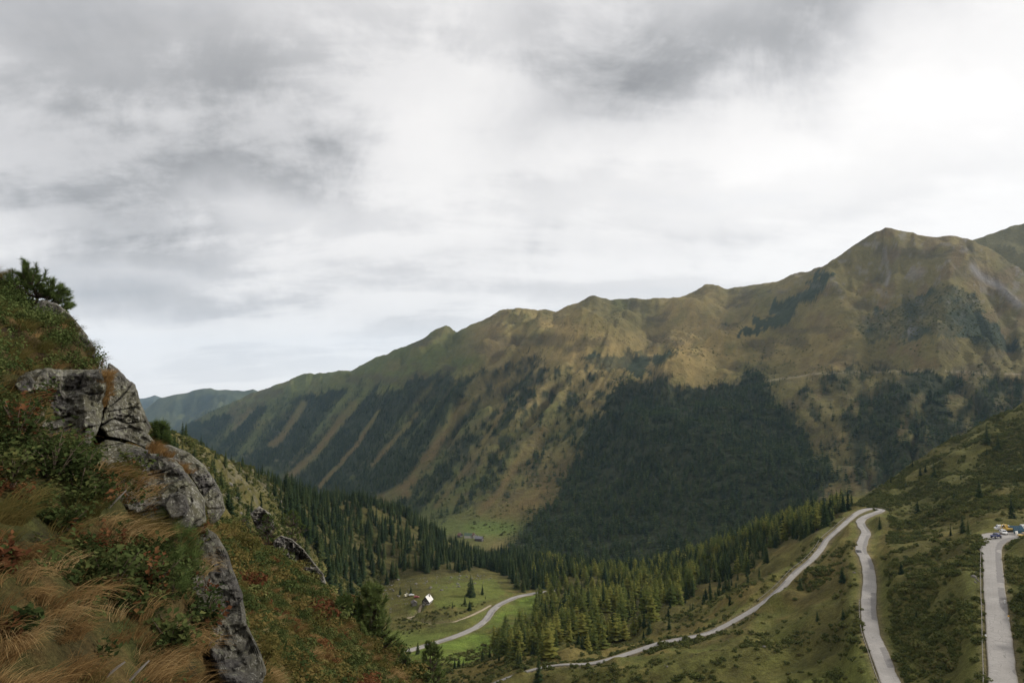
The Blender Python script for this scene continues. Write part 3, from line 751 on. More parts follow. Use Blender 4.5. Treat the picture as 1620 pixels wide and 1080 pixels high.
# ------------------------------------------------------------------ roads
def asphalt():
    m_, b, bs = material('worn_asphalt')
    co = b.node('ShaderNodeTexCoord').outputs['Object']
    at = b.node('ShaderNodeAttribute', attribute_name='lane')
    sp_ = b.node('ShaderNodeSeparateColor'); b.link(at.outputs['Color'], sp_.inputs[0])
    across, along = sp_.outputs[0], sp_.outputs[1]
    n1 = b.noise(co, 0.12, 5, 0.6); n2 = b.noise(co, 1.1, 6, 0.65); n3 = b.noise(co, 9.0, 3, 0.6)
    c = b.ramp(n1, [(0.35, (0.215, 0.20, 0.185)), (0.65, (0.31, 0.29, 0.27))])
    # long patches of newer, darker asphalt with a ragged outline
    ed = b.m('ADD', across, b.m('MULTIPLY', b.m('SUBTRACT', n2, 0.5), 0.22))
    pt = b.m('MULTIPLY', b.m('LESS_THAN', ed, 0.36), b.m('GREATER_THAN', b.noise(co, 0.045, 1, 0.4), 0.46))
    c = b.mix(pt, c, (0.135, 0.125, 0.12))
    c = b.mix(b.rng(n2, 0.56, 0.72, 0.0, 0.45), c, (0.42, 0.40, 0.38))
    ck = b.node('ShaderNodeTexVoronoi', feature='DISTANCE_TO_EDGE'); ck.inputs['Scale'].default_value = 0.45; b.link(co, ck.inputs['Vector'])
    ckm = b.m('MULTIPLY', b.m('LESS_THAN', ck.outputs[0], 0.018), b.m('GREATER_THAN', n1, 0.5))
    c = b.mix(b.m('MULTIPLY', ckm, 0.6), c, (0.07, 0.065, 0.06))
    # gravelly crumbling edges
    e1 = b.m('MULTIPLY', b.m('ABSOLUTE', b.m('SUBTRACT', across, 0.5)), 2.0)
    eg = b.rng(b.m('ADD', e1, b.m('MULTIPLY', b.m('SUBTRACT', n2, 0.5), 0.35)), 0.86, 0.97, 0.0, 0.75)
    c = b.mix(eg, c, (0.20, 0.17, 0.12))
    cs = b.node('ShaderNodeCombineXYZ'); b.link(b.m('MULTIPLY', across, 9.0), cs.inputs[0]); b.link(b.m('MULTIPLY', n1, 2.0), cs.inputs[1])
    c = b.mix(b.rng(b.noise(cs.outputs[0], 1.0, 3, 0.6), 0.5, 0.75, 0.0, 0.5), c, (0.15, 0.14, 0.13))
    c = b.mix(0.25, c, b.ramp(n3, [(0.3, (0.15, 0.14, 0.13)), (0.7, (0.45, 0.43, 0.40))]))
    b.link(c, bs.inputs['Base Color'])
    bs.inputs['Roughness'].default_value = 0.9
    return m_
MT_ROAD = asphalt()
MT_GRAVEL = simple_mat('pale_gravel', (0.30, 0.25, 0.17), 0.95, 0.25, 0.8)
def ribbon(name, c, wd, mat, wig=0.0, widen=None):
    t = np.gradient(c[:, :2], axis=0); t /= np.linalg.norm(t, axis=1)[:, None] + 1e-9
    nrm = np.stack([-t[:, 1], t[:, 0]], 1)
    s = np.concatenate([[0], np.cumsum(np.linalg.norm(np.diff(c, axis=0), axis=1))])
    prof = [(-1, -0.55), (-1, -0.05), (-0.9, 0.0), (-0.3, 0.05), (0.3, 0.05), (0.9, 0.0), (1, -0.05), (1, -0.55)]
    V = []; L = []
    for k, (a, h) in enumerate(prof):
        w2 = wd / 2 * (1 + (wig * fbm(s / 7, s * 0 + (5 if a > 0 else 1), 3, 151) if abs(a) > 0.8 else 0))
        if widen is not None: w2 = w2 * (widen[0] if a < 0 else widen[1])
        V.append(np.stack([c[:, 0] + nrm[:, 0] * a * w2, c[:, 1] + nrm[:, 1] * a * w2, c[:, 2] + h], 1))
        L.append(np.stack([np.full(len(c), (a + 1) / 2), s / 100 % 1, s * 0], 1))
    V = np.stack(V, 1); L = np.stack(L, 1)
    o = mesh_obj(name, V.reshape(-1, 3), grid_faces(*V.shape[:2]), mat)
    set_color(o.data, 'lane', L.reshape(-1, 3))
    return o
# the lay-by: the hairpin of the upper road is wider on its outer side
c1 = ROADS[0][0]
hp = np.exp(-((np.hypot(c1[:, 0] - P(1573, 862, 243)[0], c1[:, 1] - 243)) / 14) ** 2)
lay = np.exp(-((np.hypot(c1[:, 0] - P(1600, 849, 254)[0], c1[:, 1] - 254)) / 20) ** 2)
left_w = 1 + 0.3 * hp + 2.2 * lay + 0.1
o = ribbon('road', c1, 4.7, MT_ROAD, 0.10, (np.ones(len(c1)), left_w))
tag(o, 'grey patched mountain road along the right edge, bending at the lay-by', 'road', kind='structure')
c2 = ROADS[1][0]; i2 = idx_n = int(np.argmin(((c2 - P(1360, 809, 426)) ** 2).sum(1))); i3 = int(np.argmin(((c2 - P(645, 1029, 434)) ** 2).sum(1)))
k2 = np.arange(len(c2)); w2_ = 1 - 0.34 * sstep(i2 - 12, i2 + 20, k2) + 0.5 * sstep(i3 - 15, i3, k2)
o = ribbon('road', c2, 4.5, MT_ROAD, 0.16, (w2_, w2_))
tag(o, 'long winding grey mountain road with a hairpin, dropping to the valley', 'road', kind='structure')
o = ribbon('gravel_track', ROADS[2][0], 1.8, MT_GRAVEL, 0.3); tag(o, 'narrow pale track leaving the road towards the hut', 'track', kind='structure')
o = ribbon('gravel_track', ROADS[3][0], 1.8, MT_GRAVEL, 0.3); tag(o, 'short pale track up to the hut', 'track', kind='structure')
# ================================================================== trees and bushes
MT_BARK = simple_mat('bark', (0.075, 0.055, 0.042), 0.95, 0.35, 6.0)
MT_SPRUCE = leaf_mat('spruce_needles', [(0.05, (0.013, 0.024, 0.013)), (0.45, (0.030, 0.047, 0.021)), (0.75, (0.056, 0.074, 0.028)), (1.0, (0.095, 0.105, 0.038))], 0.25)
MT_LARCH_SUNLIT_SPRUCE = leaf_mat('larch_and_sunlit_spruce_needles', [(0.1, (0.065, 0.090, 0.028)), (0.5, (0.125, 0.145, 0.040)), (0.9, (0.25, 0.235, 0.060))], 0.45)  # larch colour, brightened so it also passes for sunlit spruce tops
MT_ALDER = leaf_mat('alder_leaves', [(0.1, (0.055, 0.068, 0.024)), (0.45, (0.088, 0.102, 0.034)), (0.75, (0.125, 0.128, 0.044)), (1.0, (0.16, 0.13, 0.052))], 0.25)

def conifer_mesh(rng, layers, per, r, droop, wid, gap=0.10, power=0.85, ragged=0.3):
    V = []; Fc = []
    for i in range(layers):
        h = gap + (0.985 - gap) * (i / (layers - 1)) ** 0.95
        R = r * (1 - h) ** power * 1.15 + 0.006
        n = max(4, int(per * (0.6 + 0.4 * (1 - h))))
        a0 = rng.uniform(0, 6.28)
        for k in range(n):
            a = a0 + 6.283 * k / n + rng.uniform(-0.25, 0.25)
            rr = R * (1 + rng.uniform(-ragged, ragged * 0.8)); ca, sa = math.cos(a), math.sin(a)
            z0 = h + rng.uniform(-0.01, 0.01); dr = droop * rr * rng.uniform(0.6, 1.3)
            ww = wid * rr * rng.uniform(0.8, 1.25)
            b = len(V)
            V += [(0, 0, z0 + 0.012), (0.6 * rr * ca - ww * sa, 0.6 * rr * sa + ww * ca, z0 - dr * 0.75),
                  (rr * ca, rr * sa, z0 - dr + 0.10 * rr), (0.6 * rr * ca + ww * sa, 0.6 * rr * sa - ww * ca, z0 - dr * 0.75)]
            Fc += [(b, b + 1, b + 2), (b, b + 2, b + 3)]
    return np.array(V), np.array(Fc)
def trunk_mesh(r0, h, n=6):
    V = []; Fc = []
    for j, (z, r) in enumerate(((-0.05, r0 * 1.25), (0.06, r0), (h * 0.5, r0 * 0.6), (h, r0 * 0.12))):
        for k in range(n): V.append((r * math.cos(6.283 * k / n), r * math.sin(6.283 * k / n), z))
    for j in range(3):
        for k in range(n): 
            a, b = j * n + k, j * n + (k + 1) % n
            Fc += [(a, b, b + n), (a, b + n, a + n)]
    return np.array(V), np.array(Fc)
def joined(name, parts, mats):
    V = []; Fc = []; M = []; off = 0
    for i, (v, f) in enumerate(parts):
        V.append(v); Fc.append(f + off); M += [i] * len(f); off += len(v)
    return mesh_obj(name, np.concatenate(V), np.concatenate(Fc), mats=mats, midx=M, smooth=False, link=False)
rg = random.Random(3)
SPR = [(conifer_mesh(rg, 17, 9, rr, 0.55, 0.34, 0.07), trunk_mesh(0.014, 0.93)) for rr in (0.15, 0.17, 0.19, 0.16, 0.21)]
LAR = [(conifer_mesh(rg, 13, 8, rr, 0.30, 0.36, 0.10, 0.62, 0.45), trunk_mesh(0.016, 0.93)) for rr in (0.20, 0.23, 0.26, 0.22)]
FARS = [conifer_mesh(rg, 7, 6, rr, 0.55, 0.5, 0.03) for rr in (0.16, 0.20, 0.24)]
def bush_mesh(rng, n, size, flat=0.75, lobes=5):
    """a rounded shrub: leaf-sprays spread through several lobes"""
    V = []; Fc = []
    lob = [(rng.uniform(-0.5, 0.5), rng.uniform(-0.5, 0.5), rng.uniform(0.25, 0.6), rng.uniform(0.3, 0.5)) for _ in range(lobes)]
    for i in range(n):
        lx, ly, lz, lr = lob[rng.randrange(lobes)]
        a = rng.uniform(0, 6.283); ct = rng.uniform(-0.5, 1); st = math.sqrt(max(0, 1 - ct * ct)); q = lr * rng.uniform(0.75, 1.05)
        c = np.array((lx + q * st * math.cos(a), ly + q * st * math.sin(a), (lz + q * ct) * flat))
        if c[2] < 0: c[2] = rng.uniform(0, 0.15)
        d1 = np.array([rng.gauss(0, 1) for _ in range(3)]); d1 /= np.linalg.norm(d1)
        nn = np.array((st * math.cos(a), st * math.sin(a), ct + 0.6)) + 0.5 * np.array([rng.gauss(0, 1) for _ in range(3)])
        d1 = np.cross(nn, d1); d1 /= np.linalg.norm(d1) + 1e-6
        d2 = np.cross(nn, d1); d2 /= np.linalg.norm(d2) + 1e-6
        s = size * rng.uniform(0.6, 1.3); b = len(V)
        V += [c - d1 * s, c + d2 * s * 0.6, c + d1 * s, c - d2 * s * 0.6]
        Fc += [(b, b + 1, b + 2), (b, b + 2, b + 3)]
    return np.array(V), np.array(Fc)
BSH = [bush_mesh(rg, 170, 0.17, 0.95) for _ in range(4)]

def cell_area(S):
    X_, Y_ = S.X, S.Y
    a = np.zeros(X_.shape)
    a[:-1, :-1] = np.abs((X_[:-1, 1:] - X_[:-1, :-1]) * (Y_[1:, :-1] - Y_[:-1, :-1]))
    return a
def sample(S, dens, rng, umax=0.86):
    """plants per square metre on a sheet -> x, y, z"""
    lam = cell_area(S) * dens * (np.abs(S.U) < umax)
    cnt = rng.poisson(np.clip(lam, 0, 50))
    j, i = np.nonzero(cnt); rep = cnt[j, i]
    j = np.repeat(j, rep); i = np.repeat(i, rep)
    fj = rng.random(len(j)); fi = rng.random(len(i))
    u = s_u = S.u[i] + fi * (S.u[1] - S.u[0]); y = np.exp(S.v[j] + fj * (S.v[1] - S.v[0]))
    x = u * y
    return np.stack([x, y, S.z_at(x, y)], 1)
HOR = NEAR.horizon()
def seen_from(S, HZ, p, h):
    """is the top of a plant of height h above every nearer rise?"""
    u = p[:, 0] / p[:, 1]; v = np.log(p[:, 1] * 0.985)
    i = np.clip(((u - S.u[0]) / (S.u[1] - S.u[0])).astype(int), 0, len(S.u) - 1)
    j = np.clip(((v - S.v[0]) / (S.v[1] - S.v[0])).astype(int), 0, len(S.v) - 1)
    return (p[:, 2] + h) / p[:, 1] > HZ[j, i]

# ---- forest on the far mountainside (beyond counting)
FDm = FD * np.clip(0.9 + 1.5 * fbm(fpx / 12, fpy / 12, 4, 191), 0.12, 1.2)
dens = FDm * 0.020 * np.where(in_poly(fpx, fpy, FOREST_MAIN), 1.25, 0.85)
pos = sample(FAR, dens, RNG)
h = RNG.uniform(9, 23, len(pos)) * np.where(RNG.random(len(pos)) < 0.15, 0.6, 1)
pp = proj(pos[:, 0], pos[:, 1], pos[:, 2])
h *= np.clip(1.0 - 0.35 * sstep(650, 570, pp[1]), 0.5, 1)
fh = FAR.horizon()
k = seen_from(NEAR, HOR, pos, h) & seen_from(FAR, fh, pos, h) & (pp[0] > -120) & (pp[0] < 1740)
pos, h = pos[k], h[k]
protos = [mesh_obj('far_spruce', v, f, MT_SPRUCE, smooth=False, link=False) for v, f in FARS]
print('FAR TREES', len(pos))
o = scatter('mountain_forest', pos - np.array((0, 0, 0.5)), RNG.uniform(0, 6.28, len(pos)), np.stack([h * RNG.uniform(0.85, 1.25, len(h)), h * RNG.uniform(0.85, 1.25, len(h)), h], 1), protos, RNG.integers(0, 3, len(pos)))
tag(o, 'dark spruce forest covering the opposite mountainside', 'forest', kind='stuff')

# ---- trees of the near valley
nb = fbm(nX / 30, nY / 30, 4, 161)
clear = RD > 3.5
spur_d = np.where(in_poly(npx + 8 * nb, npy + 5 * nb, SPUR), np.clip(0.9 + 0.8 * nb, 0.25, 1.1), 0) * 0.021
spur_d = np.maximum(spur_d, np.where(in_poly(npx, npy, [(330, 715), (400, 742), (430, 775), (460, 830), (420, 820), (370, 780)]), 0.0022, 0))
left_h = (npx > 230) & (npx < 600) & (nY > 120) & (nY < 560) & ~in_poly(npx, npy, [(560, 930), (640, 905), (640, 1000), (560, 1000)])
bk = in_poly(npx + 10 * nb, npy + 6 * nb, BAND)
LZ = [(850, 945), (900, 910), (960, 905), (1030, 915), (1110, 915), (1080, 955), (1030, 1000), (960, 1025), (890, 1040), (800, 1050), (770, 1030), (800, 1000), (840, 985)]
larch_zone = in_poly(npx + 12 * nb, npy + 8 * nb, LZ)
bk = bk | larch_zone
upper = in_poly(npx, npy, [(840, 870), (950, 880), (1050, 872), (1120, 862), (1200, 828), (1350, 790), (1330, 815), (1230, 850), (1120, 890), (1000, 905), (840, 905)])  # strip where spruce tops catch the sun
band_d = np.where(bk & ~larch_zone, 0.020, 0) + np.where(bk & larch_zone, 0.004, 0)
lar_d = np.where(bk & larch_zone, np.clip(0.016 + 0.02 * nb, 0.003, 0.026), 0) + np.where(bk & upper, 0.024, 0) + np.where(bk & ~larch_zone & ~upper, 0.003, 0)  # upper strip: pale larch-coloured trees stand in for sunlit spruce tops
back = ((nY > 700) & (nY < 1450) & (npx > 650) & (npx < 1450)) & ~in_poly(npx, npy, SPUR) & ~bk          # wood floor running down to the valley bottom
back &= ~in_poly(npx, npy, [(690, 835), (790, 835), (800, 862), (700, 868)])
band_d = np.where(back, 0.012, band_d)
scat_d = np.where(in_poly(npx + 14 * nb, npy, [(1060, 960), (1150, 925), (1200, 900), (1290, 860), (1310, 870), (1180, 965), (1050, 1010), (960, 1030), (870, 1050), (700, 1075), (700, 1060), (850, 1010)]), np.clip(0.0045 + 0.02 * nb, 0.0008, 0.012), 0)
scat_d += np.where(in_poly(npx, npy, [(640, 980), (780, 955), (800, 930), (640, 965), (600, 985)]), 0.003, 0)
scat_d += np.where(left_h, np.clip(0.003 + 0.012 * nb, 0.0006, 0.01), 0)
scat_d += np.where((npx > 1380) & (npy < 860) & (nY > 260), 0.0006, 0)
allsp = sample(NEAR, (spur_d + band_d + scat_d) * clear, RNG)
hs = RNG.uniform(11, 19, len(allsp)) * np.where(RNG.random(len(allsp)) < 0.2, 0.6, 1)
pp = proj(allsp[:, 0], allsp[:, 1], allsp[:, 2])
small = in_poly(pp[0], pp[1], [(1060, 960), (1150, 925), (1290, 860), (1310, 870), (1180, 965), (870, 1060), (600, 1075), (560, 960), (640, 965), (800, 940), (850, 1010)]) | ((pp[0] > 1380) & (allsp[:, 1] > 260) & (pp[1] < 860))
hs = np.where(small, hs * RNG.uniform(0.3, 0.62, len(hs)), hs)
hs = np.where(pp[0] < 450, hs * 0.5, hs)
hs = np.where((pp[0] > 1000) & (pp[0] < 1380) & ~small, hs * RNG.uniform(0.55, 0.95, len(hs)), hs)
k = seen_from(NEAR, HOR, allsp, hs * 0.7) & ~((pp[0] > 636) & (pp[0] < 702) & (pp[1] > 932) & (pp[1] < 1010)); allsp, hs = allsp[k], hs[k]
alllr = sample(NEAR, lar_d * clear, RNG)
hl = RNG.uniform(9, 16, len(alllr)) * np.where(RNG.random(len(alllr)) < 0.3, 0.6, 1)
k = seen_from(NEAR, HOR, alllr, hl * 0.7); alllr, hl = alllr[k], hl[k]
print('NEAR TREES', len(allsp), len(alllr))

ZONES = [('lone', None, None)]
def zone_label(kind, px, py, Yd):
    if px < 640 and py < 935 or (px < 800 and py < 905):
        return 'dark %s in the dense forest covering the left spur' % kind, '%s trees of the left spur forest' % kind
    if py > 1020 and px < 900: return 'small %s among bushes below the valley road' % kind, 'small %s trees below the valley road' % kind
    if px < 870 and py > 905: return '%s on the pasture around the hut' % kind, '%s trees around the hut pasture' % kind
    if px > 1380: return 'dark %s on the bushy right-hand slope' % kind, '%s trees on the right slope' % kind
    if px > 1040 and py < 905: return 'tall %s in the wood left of the hairpin bend' % kind, '%s trees of the wood left of the hairpin' % kind
    if py > 960: return '%s at the lower edge of the larch wood' % kind, '%s trees at the lower edge of the larch wood' % kind
    return '%s standing in the wood on the valley floor' % kind, '%s trees of the valley floor wood' % kind
def zone_third(lb, px):
    lo, hi = (430, 800) if 'spur' in lb else (600, 870) if ('hut' in lb or 'below the valley' in lb) else (1380, 1620) if 'right-hand' in lb else (1040, 1380) if 'hairpin' in lb else (800, 1200)
    t = (px - lo) / (hi - lo)
    return ', towards its left end' if t < 0.33 else ', in its middle' if t < 0.66 else ', towards its right end'
def make_tree(name, cat, protos, mat):
    out = []
    for (cv, cf), (tv, tf) in protos:
        c = mesh_obj('crown', cv, cf, mat, smooth=False, link=False); t = mesh_obj('trunk', tv, tf, MT_BARK, link=False)
        out.append((c.data, t.data)); bpy.data.objects.remove(c); bpy.data.objects.remove(t)
    return out
def plant(name, cat, data, p, h_, rz, label, group=None, wide=1.0):
    e = empty(name, tuple(p), rz); e.scale = (h_ * wide, h_ * wide, h_)
    for nm, me in (('crown', data[0]), ('trunk', data[1])):
        o_ = bpy.data.objects.new(nm, me); COL.objects.link(o_); o_.parent = e
    return tag(e, label, cat, group)
SPR_D = make_tree('spruce_tree', 'spruce', SPR, MT_SPRUCE); LAR_D = make_tree('larch_sunlit_spruce_tree', 'larch', LAR, MT_LARCH_SUNLIT_SPRUCE)
def place_trees(name, kind, pos, h, data, protos, mat, n_single, stuff_label):
    pp = proj(pos[:, 0], pos[:, 1], pos[:, 2])
    inframe = (pp[0] > 0) & (pp[0] < 1620) & (pp[1] < 1080) & seen_from(NEAR, HOR, pos, h * 0.3)
    app = np.where(inframe, h / pos[:, 1], 0)
    order = np.argsort(-app); single = order[:n_single]; single = single[app[single] > 0]
    rest = np.setdiff1d(np.arange(len(pos)), single)
    for i in single:
        lb, gr = zone_label(kind, pp[0][i], pp[1][i], pos[i, 1])
        a_ = ('short ' if h[i] < 8.5 else 'medium-sized ' if h[i] < 14 else 'tall ')
        lb = a_ + lb.replace('tall ', '').replace('small ', '') + zone_third(lb, pp[0][i])
        gr = lb
        plant(name, kind, data[i % len(data)], pos[i], h[i], RNG.uniform(0, 6.28), lb, gr, RNG.uniform(0.85, 1.2))
    pr = [joined('x_%s_%d' % (kind, q), [c, t], [mat, MT_BARK]) for q, (c, t) in enumerate(protos)]
    wv = RNG.uniform(0.85, 1.2, len(rest))
    o = scatter(kind + '_wood', pos[rest], RNG.uniform(0, 6.28, len(rest)), np.stack([h[rest] * wv, h[rest] * wv, h[rest]], 1), pr, RNG.integers(0, len(pr), len(rest)))
    tag(o, stuff_label, 'wood', kind='stuff')
LONE = [(1478, 755, 26, 'dark spruce on the skyline of the right-hand slope, right of its neighbour'), (1456, 752, 17, 'small dark spruce on the right skyline left of a taller one'),
        (1523, 842, 30, 'solitary broad spruce on the bushy slope left of the lay-by'), (1452, 812, 22, 'dark spruce on the slope right of the hairpin bend'), (1392, 836, 20, 'spruce just below the hairpin bend'),
        (1333, 920, 24, 'lone dark spruce between the two legs of the road'), (1266, 932, 22, 'narrow spruce at the road edge on the lower leg'), (1293, 981, 16, 'small pointed spruce on the grass left of the middle road, left one'),
        (1334, 979, 18, 'small pointed spruce on the grass left of the middle road, right one'), (1426, 908, 20, 'small spruce just right of the middle road'), (1601, 820, 36, 'tall dark spruce on the slope above the lay-by'),
        (1562, 702, 34, 'largest dark spruce of the clump high on the right skyline'), (1580, 712, 26, 'shorter spruce in the clump high on the right skyline'), (1495, 985, 20, 'spruce half sunk in alder right of the middle road'),
        (1450, 982, 18, 'small spruce in the alder thicket beside the middle road'), (661, 1034, 20, 'small dark spruce standing right in front of the valley road'), (633, 940, 13, 'small cone-shaped spruce left of the hut'),
        (650, 941, 15, 'slim dark spruce right behind the parked vehicles at the hut'), (743, 965, 16, 'dark spruce right of the hut above the track'), (852, 1078, 40, 'tall thin spruce at the bottom of the picture left of the road end')]
for px, py, hp_, lb in LONE:
    q = NEAR.hit(px, py)
    plant('spruce_tree', 'spruce', SPR_D[hash(lb) % 1 + rg.randrange(5)], q, hp_ / F * q[1] * 1.02, rg.uniform(0, 6.28), lb, None, 1.25)
place_trees('spruce_tree', 'spruce', allsp, hs, SPR_D, SPR, MT_SPRUCE, 280, 'mass of spruces filling the valley woods behind the nearer trees')
place_trees('larch_sunlit_spruce_tree', 'larch', alllr, hl, LAR_D, LAR, MT_LARCH_SUNLIT_SPRUCE, 280, 'mass of light green larches and sun-tinted spruces behind the nearer ones')  # trees called larch here include the sun-tinted spruces of the upper strip

# ---- alder thickets and low scrub (no one could count the bushes)
na_ = fbm(nX / 22, nY / 22, 4, 171) + 0.5 * fbm(nX / 70, nY / 70, 3, 172)
right_s = in_poly(npx, npy, [(1405, 815), (1350, 800), (1640, 600), (2000, 500), (2000, 1300), (1440, 1300), (1400, 900)])
b_d = np.where(right_s, np.clip(0.55 + 3.4 * na_, 0.05, 1) * 0.62, 0)
mid_s = in_poly(npx, npy, [(1350, 860), (1360, 1000), (1400, 1120), (820, 1120), (860, 1065), (1000, 1040), (1130, 1005), (1240, 935), (1300, 880)])
b_d = np.where(mid_s, np.clip(0.36 + 2.8 * na_, 0.03, 1) * 0.38, b_d)
low_s = in_poly(npx, npy, [(690, 1060), (760, 1040), (850, 1005), (1000, 1000), (1150, 930), (1290, 850), (1340, 810), (1300, 860), (1200, 945), (1080, 1000), (930, 1040), (850, 1050), (700, 1090)])
b_d = np.where(low_s, np.clip(0.30 + 2.4 * na_, 0.04, 1) * 0.14, b_d)
hut_s = in_poly(npx, npy, [(620, 985), (700, 960), (780, 950), (760, 960), (690, 990), (640, 1010)])
b_d = np.where(hut_s, 0.07, b_d)
bot_s = in_poly(npx + 8 * nb, npy, [(640, 1060), (700, 1040), (790, 1015), (850, 1000), (860, 1055), (760, 1090), (650, 1100)])
b_d = np.where(bot_s, 0.11, b_d)
left_s = (npx < 600) & (npx > 150) & (nY > 90) & (nY < 700)
b_d = np.where(left_s, np.clip(0.7 + 2.2 * na_, 0.1, 1) * 0.20, b_d)
b_d = np.where((npx > 860) & (npx < 1310) & (npy > 850) & (RD > 0.6) & (RD < 4) & (nY < 420), np.clip(0.55 + 2 * na_, 0.15, 1) * 0.9, b_d)
b_d = b_d * (RD > 0.8)
bp = sample(NEAR, b_d, RNG, 0.84)
k = seen_from(NEAR, HOR, bp, 1.0); bp = bp[k]
bs_ = RNG.uniform(0.45, 1.25, len(bp)) * np.where(RNG.random(len(bp)) < 0.08, 1.7, 1.0) * np.where(bp[:, 1] > 260, 1.15, 1.0)
print('BUSHES', len(bp))
pr = [mesh_obj('x_bush', v, f, MT_ALDER, smooth=False, link=False) for v, f in BSH]
o = scatter('alder_thicket', bp - np.array((0, 0, 0.15)), RNG.uniform(0, 6.28, len(bp)), np.stack([bs_ * 1.15, bs_ * 1.15, bs_ * 1.15], 1), pr, RNG.integers(0, 4, len(bp)))
tag(o, 'low alder and dwarf shrub thickets on the slopes around the roads', 'thicket', kind='stuff')

# dwarf scrub dotting the high meadows of the mountainside
sd = (1 - FD) * np.clip(0.15 + 2.2 * fbm(fpx / 30, fpy / 18, 4, 181, 0.6), 0, 1) * 0.0045 * sstep(440, 520, fpy) * np.where((fpx > 600), 1, 0.6)
scrubz = in_poly(jx, jy, [(1355, 520), (1400, 500), (1440, 475), (1500, 452), (1545, 468), (1560, 500), (1600, 530), (1625, 560), (1540, 540), (1460, 535), (1370, 535)])
sd = np.where(scrubz, 0.012, sd)
sp2 = sample(FAR, sd, RNG); k = seen_from(NEAR, HOR, sp2, 2.0) & seen_from(FAR, fh, sp2, 2.0); sp2 = sp2[k]
print('SCRUB', len(sp2))
ss = RNG.uniform(1.2, 3.6, len(sp2))
pr = [mesh_obj('x_scrub', *bush_mesh(rg, 60, 0.3, 0.8), MT_ALDER, smooth=False, link=False) for _ in range(2)]
o = scatter('mountain_scrub', sp2, RNG.uniform(0, 6.28, len(sp2)), np.stack([ss * 1.3, ss * 1.3, ss], 1), pr, RNG.integers(0, 2, len(sp2)))
tag(o, 'dark dwarf shrubs dotting the high meadows of the mountainside', 'scrub', kind='stuff')
# ================================================================== foreground: steep bank and rock outcrop on the left
bank_pts = [
    (0, 1400, 2.2), (0, 1080, 3.0), (0, 950, 3.5), (0, 850, 4.0), (0, 750, 4.7), (0, 660, 5.6), (0, 600, 6.4), (0, 540, 7.8), (0, 500, 9.0), (0, 468, 10.5), (0, 480, 12.5), (0, 520, 16), (0, 650, 20), (0, 790, 24), (0, 900, 28),
    (100, 1080, 3.4), (100, 950, 3.9), (100, 850, 4.5), (100, 750, 5.3), (100, 700, 6.7), (100, 640, 8.0), (100, 572, 8.8), (100, 530, 11.0), (100, 575, 13), (100, 620, 17), (100, 900, 26), (55, 505, 10.8), (150, 582, 10.2), (150, 600, 12.5),
    (200, 1080, 3.9), (200, 950, 4.4), (200, 850, 5.0), (200, 800, 5.8), (200, 765, 7.2), (200, 735, 8.6), (200, 715, 10), (200, 720, 13), (200, 770, 18), (200, 920, 26),
    (300, 1400, 2.9), (300, 1080, 4.4), (300, 980, 4.9), (300, 900, 5.4), (300, 855, 6.4), (300, 832, 7.6), (300, 832, 8.8), (300, 850, 11), (300, 910, 16), (300, 1020, 24),
    (335, 960, 5.6), (345, 920, 6.6), (370, 1110, 5.2), (370, 1060, 6.0), (370, 1020, 6.8), (370, 1020, 7.8), (370, 1030, 10), (370, 1010, 14), (430, 1130, 5.4), (430, 1125, 7), (430, 1110, 10), (430, 1100, 15),
    (520, 1260, 6), (520, 1250, 9), (520, 1230, 14), (700, 1420, 5), (700, 1400, 9), (700, 1400, 14), (520, 1600, 3.2), (900, 1700, 4.5), (900, 1650, 9),
    (-300, 1080, 2.8), (-300, 850, 3.6), (-300, 700, 4.8), (-300, 560, 7), (-300, 420, 10), (-300, 380, 13), (-300, 450, 18), (-300, 800, 28)]
BANK = Sheet(bank_pts, -1.35, 0.05, 330, 1.7, 27, 330, 2e-5)
bX, bY = BANK.X, BANK.Y
BANK.addz(np.clip(bY / 6, 0.5, 1.2) * (0.30 * fbm(bX / 0.9, bY / 0.9, 4, 201) + 0.09 * fbm(bX / 0.22, bY / 0.22, 3, 202)))
bZ = BANK.Z
bpx, bpy_ = BANK.pix()
def bank_albedo():
    n1 = fbm(bX / 0.8, bY / 0.8, 4, 203); n2 = fbm(bX / 0.2, bY / 0.2, 4, 204)
    c = np.broadcast_to(np.array((0.050, 0.034, 0.018)), bX.shape + (3,)).copy()
    c = lerp(c, np.array((0.050, 0.055, 0.020)), np.clip(0.4 + 1.6 * n1, 0, 1))
    c = lerp(c, np.array((0.10, 0.068, 0.030)), np.clip(1.6 * n2, 0, 0.8))
    c = lerp(c, np.array((0.020, 0.017, 0.012)), np.clip(-2.0 * n2 - 0.2, 0, 0.8))
    return c
MT_BANK = terrain_mat('heath_soil', (2.2, 14.0), 0.8, 0.08, 0.35)
bank = mesh_obj('bank', np.stack([bX, bY, bZ], -1).reshape(-1, 3), grid_faces(*bX.shape), MT_BANK)
set_color(bank.data, 'albedo', bank_albedo().reshape(-1, 3))
tag(bank, 'steep grassy bank rising at the left of the viewpoint', 'bank', kind='structure')

